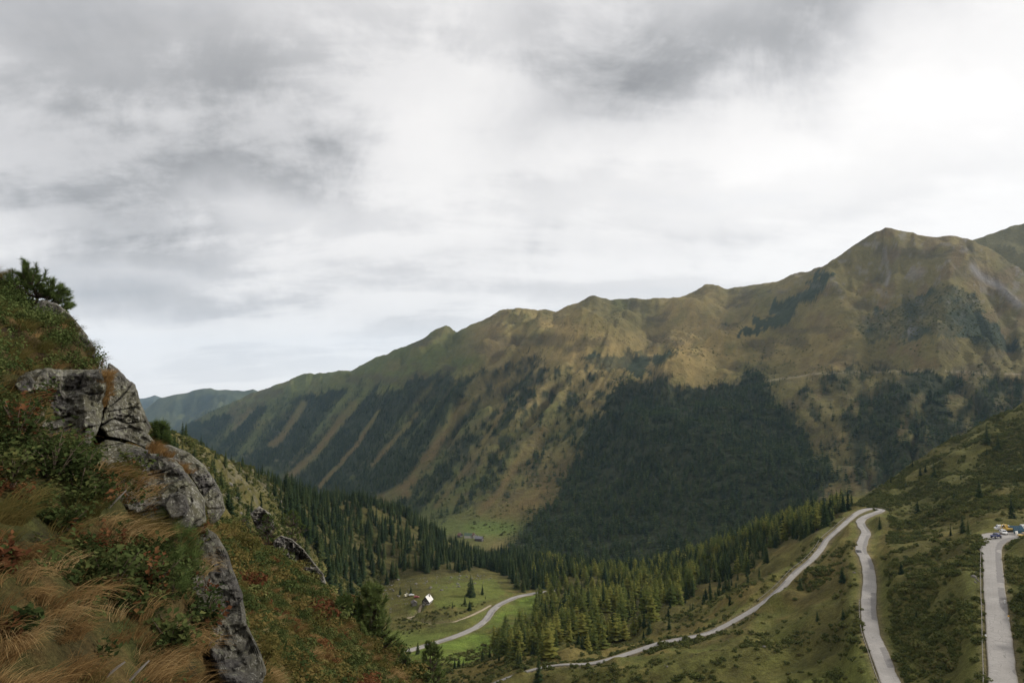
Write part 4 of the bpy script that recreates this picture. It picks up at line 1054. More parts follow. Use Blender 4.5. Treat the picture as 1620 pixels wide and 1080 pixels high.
def rock_mat(name, dark=1.0, lich=1.0, scale=1.0):
    m_, b, bs = material(name)
    co = b.node('ShaderNodeTexCoord').outputs['Object']
    n1 = b.noise(co, 1.6 * scale, 5, 0.6); n2 = b.noise(co, 7.0 * scale, 6, 0.65); n3 = b.noise(co, 26.0 * scale, 5, 0.65); n4 = b.noise(co, 3.4 * scale, 5, 0.7, dist=0.6)
    c = b.ramp(n2, [(0.30, tuple(dark * x for x in (0.030, 0.027, 0.025))), (0.50, tuple(dark * x for x in (0.082, 0.075, 0.068))), (0.70, tuple(dark * x for x in (0.150, 0.138, 0.122)))])
    c = b.mix(b.rng(n1, 0.42, 0.62, 0.0, 0.55 * lich), c, (0.125, 0.118, 0.062))
    c = b.mix(b.rng(n4, 0.56, 0.62, 0.0, 0.6 * lich), c, (0.23, 0.22, 0.185))
    c = b.mix(b.m('MULTIPLY', b.rng(n3, 0.57, 0.63, 0.0, 0.85 * lich), b.rng(n1, 0.35, 0.55, 0.3, 1.0)), c, (0.34, 0.33, 0.29))
    vo = b.node('ShaderNodeTexVoronoi'); vo.inputs['Scale'].default_value = 9.0 * scale; b.link(co, vo.inputs['Vector'])
    c = b.mix(b.m('MULTIPLY', b.m('LESS_THAN', b.m('ADD', vo.outputs['Distance'], b.m('MULTIPLY', n3, 0.3)), 0.37), 0.55 * lich), c, (0.25, 0.25, 0.17))
    c = b.mix(b.rng(n3, 0.40, 0.30, 0.0, 0.75), c, (0.030, 0.027, 0.024))
    b.link(c, bs.inputs['Base Color']); bs.inputs['Roughness'].default_value = 0.92
    bump(b, bs, b.m('ADD', b.m('MULTIPLY', n2, 0.8), b.m('MULTIPLY', n3, 0.45)), 1.0, 0.11 / scale)
    return m_
MT_ROCK = rock_mat('lichen_rock', 0.75, 1.15); MT_SLAB = rock_mat('dark_slab_rock', 0.62, 0.5, 1.3); MT_ROCKFAR = rock_mat('ledge_rock', 2.3, 0.8, 0.35)

def block(name, poly, Yc, gx, gy, thick, mat, label, seed, rnd=0.3, planes=30, tilt=0.75, N=190, M=64, amp=1.0, center=None, cat='rock', rough=1.0):
    """a block of rock: outline, faceted weathered front, rounded shoulders, body reaching back into the hillside"""
    r = np.random.default_rng(seed)
    pl = np.array(poly, float)
    cx, cy = center if center else pl.mean(0)
    th = np.linspace(0, 2 * np.pi, N, endpoint=False); rb = np.zeros(N)
    for k, a in enumerate(th):
        dx_, dy_ = math.cos(a), math.sin(a); best = 1.0
        for i in range(len(pl)):
            x0, y0 = pl[i] - (cx, cy); x1, y1 = pl[(i + 1) % len(pl)] - (cx, cy)
            den = dx_ * (y1 - y0) - dy_ * (x1 - x0)
            if abs(den) < 1e-9: continue
            t = (x0 * (y1 - y0) - y0 * (x1 - x0)) / den; s = (x0 * dy_ - y0 * dx_) / den
            if t > 0 and -1e-6 <= s <= 1 + 1e-6: best = max(best, t)
        rb[k] = best
    rb *= 1 + 0.05 * fbm(np.cos(th) * 5 + seed, np.sin(th) * 5, 4, seed)
    m_ = Yc / F                                              # metres per pixel
    ts = np.concatenate([np.linspace(0.0, 1.0, M) ** 0.9, np.ones(10)])
    bk = np.concatenate([np.zeros(M), np.linspace(0.1, 1, 10)])
    T, TH = np.meshgrid(ts, th, indexing='ij'); RB = np.broadcast_to(rb, T.shape); B = np.broadcast_to(bk[:, None], T.shape)
    shr = 1 - 0.22 * B
    px = cx + T * RB * np.cos(TH) * shr; py = cy + T * RB * np.sin(TH) * shr
    sx, sy = (px - cx) * m_, (py - cy) * m_
    ext = rb.mean() * m_
    env = np.full(T.shape, -9.0)
    for _ in range(planes):
        a = r.uniform(0, 6.283); q = ext * math.sqrt(r.uniform(0, 1)) * 0.9
        g = r.normal(0, tilt, 2)
        env = np.maximum(env, r.uniform(-0.10, 0.04) * ext + g[0] * (sx - q * math.cos(a)) + g[1] * (sy - q * math.sin(a)))
    env = np.minimum(env, env.min() + 1.1 * ext)
    env = env - np.median(env)
    Yd = Yc + gx * (px - cx) / 100 + gy * (cy - py) / 100 - 0.55 * amp * env
    e_ = np.clip((T - 0.80) / 0.20, 0, 1)
    Yd = Yd + rnd * (1 - np.sqrt(1 - e_ ** 2 * 0.999)) + thick * B
    cr = np.abs(vnoise(sx / (0.42 * rough) + 3, sy / (0.16 * rough) + sx / 0.9, seed + 5))
    Yd = Yd + 0.09 * amp * np.exp(-(cr / 0.035) ** 2)
    fol = (sx * 0.55 + sy) / 0.30 + 1.3 * fbm(sx / 0.8, sy / 0.8, 3, seed + 8); fol = fol - np.floor(fol)
    Yd = Yd + amp * 0.13 * (fol - 0.5) * (fbm(sx / 0.6, sy / 0.6, 2, seed + 9) > -0.12)
    Yd = Yd - amp * (0.22 * ridged(sx / 0.42, sy / 0.30, 4, seed + 6) - 0.10) + amp * 0.06 * fbm(sx / 0.07, sy / 0.07, 3, seed + 7, 0.6)
    u, e = uv(px, py)
    V = np.stack([u * Yd, Yd, e * Yd], -1)
    nr = len(ts); idx = np.arange(nr * N).reshape(nr, N)
    f = np.stack([idx[:-1], np.roll(idx, -1, 1)[:-1], np.roll(idx, -1, 1)[1:], idx[1:]], -1).reshape(-1, 4)
    o = mesh_obj(name, V.reshape(-1, 3), f, mat, smooth=False)
    bm = bmesh.new(); bm.from_mesh(o.data); bmesh.ops.remove_doubles(bm, verts=bm.verts, dist=1e-5); bmesh.ops.recalc_face_normals(bm, faces=bm.faces); bm.to_mesh(o.data); bm.free()
    return tag(o, label, cat, None)
block('boulder', [(12, 602), (40, 588), (70, 582), (120, 585), (168, 583), (172, 612), (163, 640), (160, 668), (146, 700), (135, 722), (105, 715), (70, 705), (40, 672), (15, 640)], 6.7, 0.35, 0.9, 2.4, MT_ROCK, 'grey lichen-covered rock block under the juniper, left of the cleft', 301, 0.30)
block('boulder', [(163, 600), (172, 574), (186, 582), (200, 598), (214, 608), (220, 628), (228, 650), (240, 676), (232, 690), (205, 676), (180, 664), (158, 672), (166, 640)], 7.7, 0.9, 1.0, 2.4, MT_ROCK, 'uppermost rock block on the skyline beside the orange moss cleft', 302, 0.35)
block('boulder', [(158, 676), (178, 662), (205, 670), (232, 684), (247, 700), (242, 716), (215, 702), (190, 694), (168, 690)], 7.2, 0.8, 0.8, 2.2, MT_ROCK, 'small wedge of rock between two dark cracks', 303, 0.25, amp=0.6)
block('boulder', [(137, 728), (166, 694), (190, 697), (216, 705), (245, 718), (262, 712), (285, 736), (305, 760), (324, 788), (326, 826), (300, 838), (262, 836), (225, 820), (190, 800), (150, 785), (128, 755)], 6.2, 0.55, 1.2, 2.4, MT_ROCK, 'largest pale wedge-shaped rock of the outcrop above the golden grass', 304, 0.30)
block('boulder', [(248, 702), (270, 704), (300, 716), (322, 734), (338, 756), (352, 782), (357, 806), (345, 824), (332, 830), (327, 800), (312, 770), (290, 738), (268, 716)], 9.0, 0.9, 0.9, 1.7, MT_ROCK, 'narrow rock at the back of the outcrop beyond a dark gap', 305, 0.3, center=(318, 762), amp=0.7)
block('rock_slab', [(300, 850), (318, 830), (344, 846), (362, 878), (371, 906), (384, 940), (390, 985), (412, 1030), (422, 1062), (408, 1092), (360, 1095), (335, 1050), (318, 995), (300, 945), (296, 900)], 5.5, 0.4, 0.9, 2.2, MT_SLAB, 'steep dark grey slab dropping down beside the dry grass', 306, 0.16, center=(352, 960), amp=0.85, rough=1.6, tilt=0.9)
block('boulder', [(258, 800), (268, 782), (282, 777), (294, 784), (300, 802), (294, 818), (270, 822)], 5.5, 0.2, 0.4, 0.9, MT_SLAB, 'small rounded boulder in the golden grass', 307, 0.18, amp=0.3, N=90, M=26)
block('boulder', [(22, 608), (32, 594), (48, 592), (56, 604), (50, 620), (32, 622)], 6.1, 0.2, 0.4, 0.6, MT_ROCK, 'small pale stone beside the left edge under the juniper', 308, 0.12, amp=0.25, N=80, M=22)
block('boulder', [(48, 488), (66, 474), (90, 480), (106, 492), (124, 512), (140, 532), (128, 545), (100, 530), (70, 512)], 10.2, 0.3, 0.8, 1.2, MT_ROCK, 'low rock at the foot of the dwarf pine on top', 309, 0.15, amp=0.4, N=100, M=30)
block('boulder', [(120, 545), (128, 530), (142, 538), (152, 552), (150, 566), (134, 562)], 9.9, 0.3, 0.6, 1.0, MT_SLAB, 'dark stone poking from the juniper edge on the skyline', 311, 0.1, amp=0.25, N=80, M=22)
block('rock_ledge', [(432, 856), (445, 846), (462, 852), (480, 868), (498, 890), (512, 908), (516, 924), (500, 922), (478, 905), (455, 892), (436, 874)], 63, 3.0, 6.0, 6, MT_ROCKFAR, 'broken pale rock ledge on the edge of the bushy slope', 312, 1.2, amp=5.0, rough=8.0, tilt=0.7)
block('rock_ledge', [(396, 812), (410, 800), (428, 812), (436, 834), (426, 846), (404, 834)], 66, 3.0, 6.0, 6, MT_ROCKFAR, 'small pale crag above the broken ledge', 313, 1.0, amp=4.0, rough=8.0, tilt=0.7, N=110, M=34)

# ------------------------------------------------------------------ plant materials
MT_DRY = leaf_mat('dry_grass', [(0.05, (0.085, 0.048, 0.020)), (0.4, (0.20, 0.120, 0.048)), (0.75, (0.35, 0.235, 0.105)), (1.0, (0.45, 0.335, 0.175))], 0.30)
MT_OLIVEG = leaf_mat('olive_grass', [(0.1, (0.060, 0.060, 0.018)), (0.5, (0.105, 0.088, 0.028)), (0.9, (0.17, 0.125, 0.045))], 0.30)
MT_LEAF = leaf_mat('shrub_leaves', [(0.05, (0.024, 0.036, 0.013)), (0.5, (0.052, 0.070, 0.023)), (0.85, (0.090, 0.100, 0.034)), (1.0, (0.13, 0.10, 0.035))], 0.25)
MT_RUST = leaf_mat('autumn_leaves', [(0.05, (0.070, 0.028, 0.015)), (0.5, (0.125, 0.054, 0.025)), (0.9, (0.18, 0.095, 0.040))], 0.30)
MT_JUN = leaf_mat('juniper_needles', [(0.1, (0.045, 0.066, 0.022)), (0.5, (0.085, 0.112, 0.036)), (0.9, (0.140, 0.158, 0.056))], 0.2)
MT_PINE = leaf_mat('pine_needles', [(0.1, (0.045, 0.068, 0.022)), (0.5, (0.080, 0.110, 0.034)), (0.9, (0.125, 0.150, 0.050))], 0.32)
MT_TWIG = simple_mat('twigs', (0.13, 0.095, 0.07), 0.95, 0.4, 20)
MT_DEAD = simple_mat('dead_wood', (0.30, 0.27, 0.24), 0.95, 0.25, 20)
MT_MOSS = leaf_mat('orange_moss', [(0.1, (0.13, 0.075, 0.03)), (0.5, (0.22, 0.13, 0.05)), (0.9, (0.33, 0.21, 0.09))], 0.2)

def tuft_mesh(rng, n, length, lean, spread, wdt):
    """a tussock: blades leave the root, arch over and hang towards +x"""
    V = []; Fc = []
    for _ in range(n):
        a = rng.uniform(0, 6.283); r0 = spread * math.sqrt(rng.random())
        p = np.array((r0 * math.cos(a), r0 * math.sin(a), 0.0))
        d = np.array((0.45 * math.cos(a) * rng.random() + 0.3 * lean, 0.45 * math.sin(a) * rng.random() + rng.uniform(-0.25, 0.25), 1.0)); d /= np.linalg.norm(d)
        L = length * rng.uniform(0.55, 1.25); g = np.array((lean * rng.uniform(0.5, 1.3), rng.uniform(-0.18, 0.18), -lean * rng.uniform(0.7, 1.35)))
        side = np.cross(d, (rng.uniform(-1, 1), rng.uniform(-1, 1), 0.3)); side /= np.linalg.norm(side) + 1e-6
        b = len(V); K = 5; w0 = wdt * rng.uniform(0.7, 1.3)
        for k in range(K):
            ww = w0 * (1 - 0.8 * k / (K - 1))
            V += [p - side * ww, p + side * ww]
            p = p + d * L / (K - 1); d = d + g * 0.42; d /= np.linalg.norm(d)
        for k in range(K - 1):
            q = b + 2 * k; Fc += [(q, q + 1, q + 3), (q, q + 3, q + 2)]
    return np.array(V), np.array(Fc)
def sprig_mesh(rng, n, rad, hgt, leaf):
    """leafy sprig: leaves on a handful of short upright shoots"""
    V = []; Fc = []
    for s in range(max(3, n // 9)):
        a = rng.uniform(0, 6.283); r0 = rad * math.sqrt(rng.random()); top = np.array((r0 * math.cos(a), r0 * math.sin(a), hgt * rng.uniform(0.5, 1.1)))
        base = top * np.array((0.4, 0.4, 0))
        for k in range(9):
            c = base + (top - base) * rng.uniform(0.25, 1.05) + np.array([rng.gauss(0, 1) for _ in range(3)]) * leaf * 0.9
            nn = np.array((rng.gauss(0, 0.6), rng.gauss(0, 0.6), 1.0)); d1 = np.cross(nn, (rng.gauss(0, 1), rng.gauss(0, 1), 0.1)); d1 /= np.linalg.norm(d1) + 1e-6
            d2 = np.cross(nn, d1); d2 /= np.linalg.norm(d2) + 1e-6
            l = leaf * rng.uniform(0.7, 1.4); b = len(V)
            V += [c - d1 * l, c + d2 * l * 0.55 + nn * l * 0.15, c + d1 * l, c - d2 * l * 0.55 + nn * l * 0.15]
            Fc += [(b, b + 1, b + 2), (b, b + 2, b + 3)]
    return np.array(V), np.array(Fc)
rg = random.Random(17)
def grad_dir(S, x, y, h=0.15):
    gx = (S.z_at(x + h, y) - S.z_at(x - h, y)); gy = (S.z_at(x, y + h) - S.z_at(x, y - h))
    return np.arctan2(-gy, -gx)

# rocks stand out of the bank: keep plants off their faces (compared in the ground plan of what they cover)
ROCKS2D = [[(15, 600), (165, 590), (160, 668), (135, 715), (105, 712), (70, 700), (40, 668)], [(166, 600), (180, 582), (214, 608), (240, 676), (205, 676), (170, 690)], [(140, 728), (166, 694), (262, 716), (322, 788), (324, 815), (290, 800), (262, 780), (225, 785), (190, 765), (150, 750)],
           [(312, 850), (342, 846), (375, 920), (412, 1036), (400, 1075), (372, 1070), (335, 985), (318, 935)], [(262, 704), (320, 734), (355, 800), (332, 826)]]
def off_rocks(px, py):
    m_ = np.ones(np.shape(px), bool)
    for q in ROCKS2D: m_ &= ~in_poly(px, py, q)
    return m_
def bank_zone(poly): return in_poly(bpx + 14 * fbm(bX / 0.5, bY / 0.5, 3, 211), bpy_ + 14 * fbm(bX / 0.5, bY / 0.5, 3, 212), poly)
JUNIPER = [(-250, 400), (0, 450), (60, 490), (120, 540), (182, 575), (178, 592), (120, 592), (60, 585), (0, 600), (-250, 600)]
SHRUB1 = [(-250, 620), (0, 610), (40, 690), (130, 720), (150, 745), (140, 770), (90, 800), (0, 800), (-250, 800)]
SHRUB2 = [(110, 880), (170, 860), (240, 870), (330, 880), (330, 960), (240, 960), (150, 970), (110, 930)]
SHRUB3 = [(230, 960), (330, 950), (350, 1040), (300, 1060), (230, 1040)]
zj, z1, z2, z3 = bank_zone(JUNIPER), bank_zone(SHRUB1), bank_zone(SHRUB2), bank_zone(SHRUB3)
inreach = (bY < 14) & (bpx > -330) & (bpx < 460) & (bpy_ < 1400)
clearb = off_rocks(bpx, bpy_) & inreach
gn = fbm(bX / 0.7, bY / 0.7, 3, 213)
steep = 1 / np.sqrt(1 + 0 * bX)
# dry tussock grass
gd = np.where(clearb & ~zj & ~z1 & ~z2 & ~z3, np.clip(62 + 230 * fbm(bX / 0.35, bY / 0.35, 3, 216), 4, 140), 0) + np.where(clearb & (z1 | z2 | z3), 14, 0) + np.where(clearb & zj, np.clip(14 - 160 * fbm(bX / 0.6, bY / 0.6, 3, 218), 0, 45), 0)
gp = sample(BANK, gd, RNG, 1.2)
protos = [mesh_obj('x_t%d' % i, *tuft_mesh(rg, 80, L, ln, 0.08, 0.0024), MT_DRY if i < 4 else MT_OLIVEG, smooth=False, link=False) for i, (L, ln) in enumerate(((0.20, 0.8), (0.26, 1.0), (0.14, 0.5), (0.24, 1.2), (0.17, 0.6), (0.22, 0.8)))]
dirn = grad_dir(BANK, gp[:, 0], gp[:, 1]) + RNG.normal(0, 0.7, len(gp)) + 0.3
gpx, gpy = proj(gp[:, 0], gp[:, 1], gp[:, 2])
olive = (fbm(gp[:, 0] / 0.6, gp[:, 1] / 0.6, 3, 215) + 0.25 * ((gpy < 860) & (gpx < 150)) + 0.2 * (gpy < 640)) > 0.12
pi_ = np.where(olive, RNG.integers(4, 6, len(gp)), RNG.integers(0, 4, len(gp)))
sc_ = RNG.uniform(0.55, 1.4, len(gp)) * np.clip(gp[:, 1] / 4.8, 0.62, 1.0)
print('TUFTS', len(gp))
o = scatter('dry_grass', gp - np.array((0, 0, 0.02)), dirn, sc_, protos, pi_)
tag(o, 'long dry golden grass hanging down the bank', 'grass', kind='stuff')
# leafy ground cover on the bank
cd = np.where(clearb & (z1 | z2 | z3), 120, 0) + np.where(clearb & ~zj & ~z1 & ~z2 & ~z3, np.clip(16 - 120 * fbm(bX / 0.35, bY / 0.35, 3, 216), 1, 55), 0)
cpz = sample(BANK, cd, RNG, 1.2)
protos = [mesh_obj('x_s%d' % i, *sprig_mesh(rg, 70, 0.09, 0.13, 0.014), m_, smooth=False, link=False) for i, m_ in enumerate((MT_LEAF, MT_LEAF, MT_LEAF, MT_RUST, MT_LEAF))]
nz = fbm(cpz[:, 0] / 0.25, cpz[:, 1] / 0.25, 3, 217)
pi_ = np.where(nz > 0.33, 3, RNG.choice([0, 1, 2, 4], len(cpz)))
o = scatter('heath_cover', cpz, RNG.uniform(0, 6.28, len(cpz)), RNG.uniform(0.7, 1.5, len(cpz)), protos, pi_)
print('SPRIGS', len(cpz))
tag(o, 'low leafy bilberry and heath plants with rusty leaves on the bank', 'ground cover', kind='stuff')
# juniper mat on top of the outcrop
jd = np.where(clearb & zj, np.clip(48 + 260 * fbm(bX / 0.6, bY / 0.6, 3, 218), 2, 85), 0)
jp = sample(BANK, jd, RNG, 1.2)
protos = [mesh_obj('x_j%d' % i, *sprig_mesh(rg, 110, 0.13, 0.15, 0.013), MT_JUN, smooth=False, link=False) for i in range(3)]
o = scatter('juniper_mat', jp, RNG.uniform(0, 6.28, len(jp)), RNG.uniform(0.8, 1.6, len(jp)), protos, RNG.integers(0, 3, len(jp)))
tag(o, 'creeping green juniper mat over the top of the outcrop', 'juniper', kind='stuff')

# ------------------------------------------------------------------ single shrubs and pines
def tube(pts, rad, n=6):
    V = []; Fc = []
    pts = [np.array(p, float) for p in pts]
    for j, p in enumerate(pts):
        t = pts[min(j + 1, len(pts) - 1)] - pts[max(j - 1, 0)]; t /= np.linalg.norm(t) + 1e-9
        a = np.cross(t, (0.3, 0.9, 0.2)); a /= np.linalg.norm(a) + 1e-9; b = np.cross(t, a)
        for k in range(n):
            q = 6.283 * k / n; V.append(p + rad[j] * (a * math.cos(q) + b * math.sin(q)))
    for j in range(len(pts) - 1):
        for k in range(n):
            x, y = j * n + k, j * n + (k + 1) % n
            Fc += [(x, y, y + n), (x, y + n, x + n)]
    return np.array(V), np.array(Fc)
def merge(parts):
    V = []; Fc = []; off = 0
    for v, f in parts:
        V.append(v); Fc.append(f + off); off += len(v)
    return np.concatenate(V), np.concatenate(Fc)
def needle_shoot(rng, c, d, L, nl, n, w_):
    d = np.array(d, float); d /= np.linalg.norm(d); V = []; Fc = []
    for _ in range(n):
        t = rng.uniform(0, 1); p = np.array(c) + d * L * t
        o_ = np.array([rng.gauss(0, 1) for _ in range(3)]); o_ -= d * o_.dot(d); o_ /= np.linalg.norm(o_) + 1e-6
        q = d * rng.uniform(0.45, 1.0) + o_ * 0.8; q /= np.linalg.norm(q)
        s = np.cross(q, o_ + 0.01); s /= np.linalg.norm(s) + 1e-6
        b = len(V); V += [p - s * w_, p + s * w_, p + q * nl * rng.uniform(0.8, 1.15)]; Fc.append((b, b + 1, b + 2))
    return np.array(V), np.array(Fc)
def pine_thing(name, label, base, height, shoots_, nl, n, w_, trunk_pts, tr, cat='pine', group=None):
    """shoots_: (position, direction, length); branches run from the trunk to each shoot"""
    rng = random.Random(int(abs(base[0] * 77) + height * 31))
    e = empty(name, tuple(base))
    base = np.array(base, float)
    tp = [np.array(p, float) - base for p in trunk_pts]
    K = len(tp)
    mesh_obj('trunk', *tube(tp, [tr * (1 - 0.75 * j / (K - 1)) for j in range(K)], 7), MT_BARK, e)
    br = []; nd = []
    for c, d, L in shoots_:
        c = np.array(c) - base
        j = min(range(K), key=lambda q: np.linalg.norm((tp[q] - c) * (1, 1, 1.5)) + (0.4 * height if tp[q][2] > c[2] else 0))
        mid = (tp[j] + c) / 2 - np.array((0, 0, 0.06 * height * rng.random()))
        br.append(tube([tp[j], mid, c, c + np.array(d) / np.linalg.norm(d) * L], [tr * 0.35, tr * 0.25, tr * 0.15, tr * 0.06], 4))
        nd.append(needle_shoot(rng, c, d, L, nl, n, w_))
    mesh_obj('branches', *merge(br), MT_BARK, e)
    mesh_obj('crown', *merge(nd), MT_PINE, e, smooth=False)
    return tag(e, label, cat, group)
# the dwarf pine on the skyline
rg = random.Random(5)
Yp = 11.0
sh = []
for cx_, cy_, rx_, ry_, cnt in ((34, 447, 26, 14, 34), (44, 436, 12, 18, 22), (62, 455, 22, 14, 32), (88, 472, 17, 14, 30), (98, 487, 10, 12, 16), (68, 470, 20, 8, 12)):
    for _ in range(cnt):
        a = rg.uniform(0, 6.28); q = math.sqrt(rg.random())
        px, py = cx_ + q * rx_ * math.cos(a), cy_ + q * ry_ * math.sin(a)
        c = P(px, py, Yp + rg.uniform(-0.3, 0.3))
        sh.append((c, ((px - 55) / 60 + rg.gauss(0, 0.4), rg.gauss(0, 0.4), 0.55 + rg.gauss(0, 0.35)), rg.uniform(0.08, 0.14)))
for px, py in ((43, 428), (40, 432), (58, 430), (52, 440), (70, 440), (92, 460), (98, 462), (20, 440), (102, 475)):
    sh.append((P(px, py, Yp), (rg.gauss(0, 0.2), rg.gauss(0, 0.2), 1), 0.13))
pine_thing('dwarf_pine', 'wind-bent dwarf pine on top of the outcrop against the sky', P(60, 497, Yp), 0.8, sh, 0.085, 110, 0.0032, [P(60, 500, Yp), P(56, 485, Yp), P(60, 470, Yp), P(50, 452, Yp), P(42, 432, Yp)], 0.030, 'pine')
def free_pine(label, px, py_base, py_top, Yd, width_px, seed, zground=None, cat='pine', group=None, cnt=90, dens_=34, nlf=0.062):
    rg_ = random.Random(seed)
    b = P(px, py_base, Yd)
    if zground is not None: b[2] = zground
    top = P(px, py_top, Yd); H = top[2] - b[2]; R = width_px / F * Yd / 2
    sh = []
    for i in range(int(cnt * (2.4 if nlf < 0.1 else 1))):
        t = 0.10 + 0.88 * rg_.random(); prof = min(1.0, (t / 0.25)) ** 0.6 * (1 - t) ** 0.55 * 1.25
        a = rg_.uniform(0, 6.28); r_ = R * prof * rg_.uniform(0.45, 1.1) * (1 + 0.35 * math.sin(3 * a + seed + 9 * t))
        sh.append((b + np.array((r_ * math.cos(a), r_ * math.sin(a), H * t * 0.96)), (math.cos(a) * 0.8, math.sin(a) * 0.8, 0.9 + rg_.gauss(0, 0.25)), H * nlf * 0.9))
    sh.append((b + np.array((0, 0, H * 0.88)), (0, 0, 1), H * 0.10))
    sw = rg_.uniform(-0.05, 0.05) * H
    return pine_thing('stone_pine', label, b, H, sh, H * nlf, dens_, H * 0.0045, [b + np.array((sw * t, 0, H * t)) for t in (-0.06, 0.25, 0.5, 0.75, 0.97)], H * 0.022, cat, group)
def nz_at(px, Yd):
    u, _ = uv(px, 900); return float(NEAR.z_at(np.array([u * Yd]), np.array([Yd]))[0])
free_pine('dense young pine just behind the rock skyline', 254, 720, 664, 28, 30, 41, nz_at(254, 28), dens_=40)
free_pine('tallest stone pine of the clump on the bushy slope below', 586, 1085, 922, 52, 62, 42, cnt=130)
free_pine('bushy left-hand stone pine of the clump on the slope', 545, 1070, 938, 51, 66, 43, cnt=120)
free_pine('low dark stone pine leaning under the clump', 562, 1090, 985, 49, 70, 44, cnt=90)
free_pine('young stone pine at the bottom below the valley road', 682, 1098, 1012, 50, 46, 45, nz_at(682, 50), cnt=90)
free_pine('small pine on the right end of the valley-side brush', 640, 1085, 1036, 50, 40, 46, cnt=60)
free_pine('dark pine above the broken rock ledge', 462, 856, 806, 66, 40, 47, cnt=70)
free_pine('green pine left of the rock ledge on the slope edge', 425, 860, 812, 64, 44, 48, cnt=70)
free_pine('low pine beside the bright crag edge', 385, 850, 815, 60, 40, 49, cnt=60)
bz_ = lambda px, py: BANK.hit(px, py)
for px, py, top, wd, lb, sd in ((268, 872, 812, 44, 'small bright green pine seedling in the grass below the rocks', 51), (283, 905, 838, 36, 'slender green pine seedling just right of its twin', 52), (272, 948, 880, 34, 'lowest young pine seedling among rusty leaves', 53), (300, 925, 872, 26, 'pine seedling beside the top of the dark slab', 54)):
    q = bz_(px, py)
    free_pine(lb, px, py, top, q[1], wd, sd, cnt=22, dens_=55, nlf=0.28)

def shrub_thing(label, px, py, wpx, hpx, seed, mat, rust=0.15, leaf=0.022, n=420, S=None, cat='shrub'):
    rng = random.Random(seed)
    q = (S or BANK).hit(px, py)
    m_ = q[1] / F; R, H = wpx * m_ / 2, hpx * m_
    e = empty('leafy_shrub', tuple(q))
    st = []; lv = []; rl = []
    ns = 12
    for s in range(ns):
        a = rng.uniform(0, 6.283); r_ = R * math.sqrt(rng.random()); tip = np.array((r_ * math.cos(a), r_ * math.sin(a) * 0.7, H * rng.uniform(0.55, 1.05)))
        mid = tip * np.array((0.5, 0.5, 0.6)) + np.array([rng.gauss(0, 0.04 * H) for _ in range(3)])
        st.append(tube([(0, 0, -0.04), mid, tip], [0.006, 0.004, 0.0015], 4))
        isr = rng.random() < rust
        for k in range(n // ns):
            t = rng.uniform(0.15, 1.05)
            c = (mid * (t * 2) if t < 0.5 else mid + (tip - mid) * (t * 2 - 1)) + np.array([rng.gauss(0, 1) for _ in range(3)]) * 0.13 * H
            nn = np.array((rng.gauss(0, 0.5), rng.gauss(0, 0.5) - 0.3, 1.0)); d1 = np.cross(nn, (rng.gauss(0, 1), rng.gauss(0, 1), 0.1)); d1 /= np.linalg.norm(d1) + 1e-6
            d2 = np.cross(nn, d1); d2 /= np.linalg.norm(d2) + 1e-6; nn /= np.linalg.norm(nn); l = leaf * rng.uniform(0.6, 1.35)
            tgt = rl if isr else lv
            tgt.append((np.array([c - d1 * l, c - d1 * l * 0.2 + d2 * l * 0.6 + nn * l * 0.2, c + d1 * l, c - d1 * l * 0.2 - d2 * l * 0.6 + nn * l * 0.2]), np.array([(0, 1, 2), (0, 2, 3)])))
    mesh_obj('stems', *merge(st), MT_TWIG, e)
    if lv: mesh_obj('foliage', *merge(lv), mat, e, smooth=False)
    if rl:
        r_ = mesh_obj('foliage', *merge(rl), MT_RUST, e, smooth=False); r_['label'] = 'rusty orange leaves'
    return tag(e, label, cat)
for a in ((30, 700, 90, 70, 61, MT_LEAF, 0.25, 'leafy shrub with orange leaves at the left edge below the rocks'), (80, 760, 110, 80, 62, MT_LEAF, 0.1, 'broad dark green shrub below the left rock block'), (125, 772, 80, 60, 63, MT_LEAF, 0.15, 'green shrub at the foot of the cleft'),
          (15, 770, 80, 60, 64, MT_LEAF, 0.1, 'dark green shrub at the left edge above the grass'), (150, 800, 80, 40, 65, MT_LEAF, 0.2, 'low leafy shrub above the pale grass patch'), (212, 770, 50, 55, 66, MT_LEAF, 0.35, 'twiggy brown shrub against the big pale rock'),
          (175, 945, 90, 65, 67, MT_LEAF, 0.05, 'dark broad-leaved shrub in the middle of the dry grass'), (250, 935, 80, 55, 68, MT_LEAF, 0.35, 'shrub with red leaves left of the dark slab'), (215, 975, 60, 45, 69, MT_LEAF, 0.15, 'small green shrub under the dark broad-leaved one'),
          (275, 1035, 90, 60, 70, MT_LEAF, 0.03, 'round-leaved green shrub near the foot of the slab'), (320, 1010, 60, 70, 71, MT_LEAF, 0.1, 'upright leafy shrub touching the dark slab'), (300, 870, 60, 45, 72, MT_LEAF, 0.2, 'shrub between the pine seedlings and the slab top'),
          (12, 905, 50, 40, 73, MT_LEAF, 0.8, 'orange-leaved sprig in the grass at the left edge'), (60, 650, 70, 45, 74, MT_LEAF, 0.3, 'small shrub growing from the left rock block'), (100, 840, 80, 40, 75, MT_LEAF, 0.05, 'low green shrub buried in the grass hummock'),
          (30, 1010, 50, 40, 76, MT_LEAF, 0.1, 'dark sprig in the shaded grass at the lower left')):
    shrub_thing(a[7], a[0], a[1], a[2], a[3], a[4], a[5], a[6])
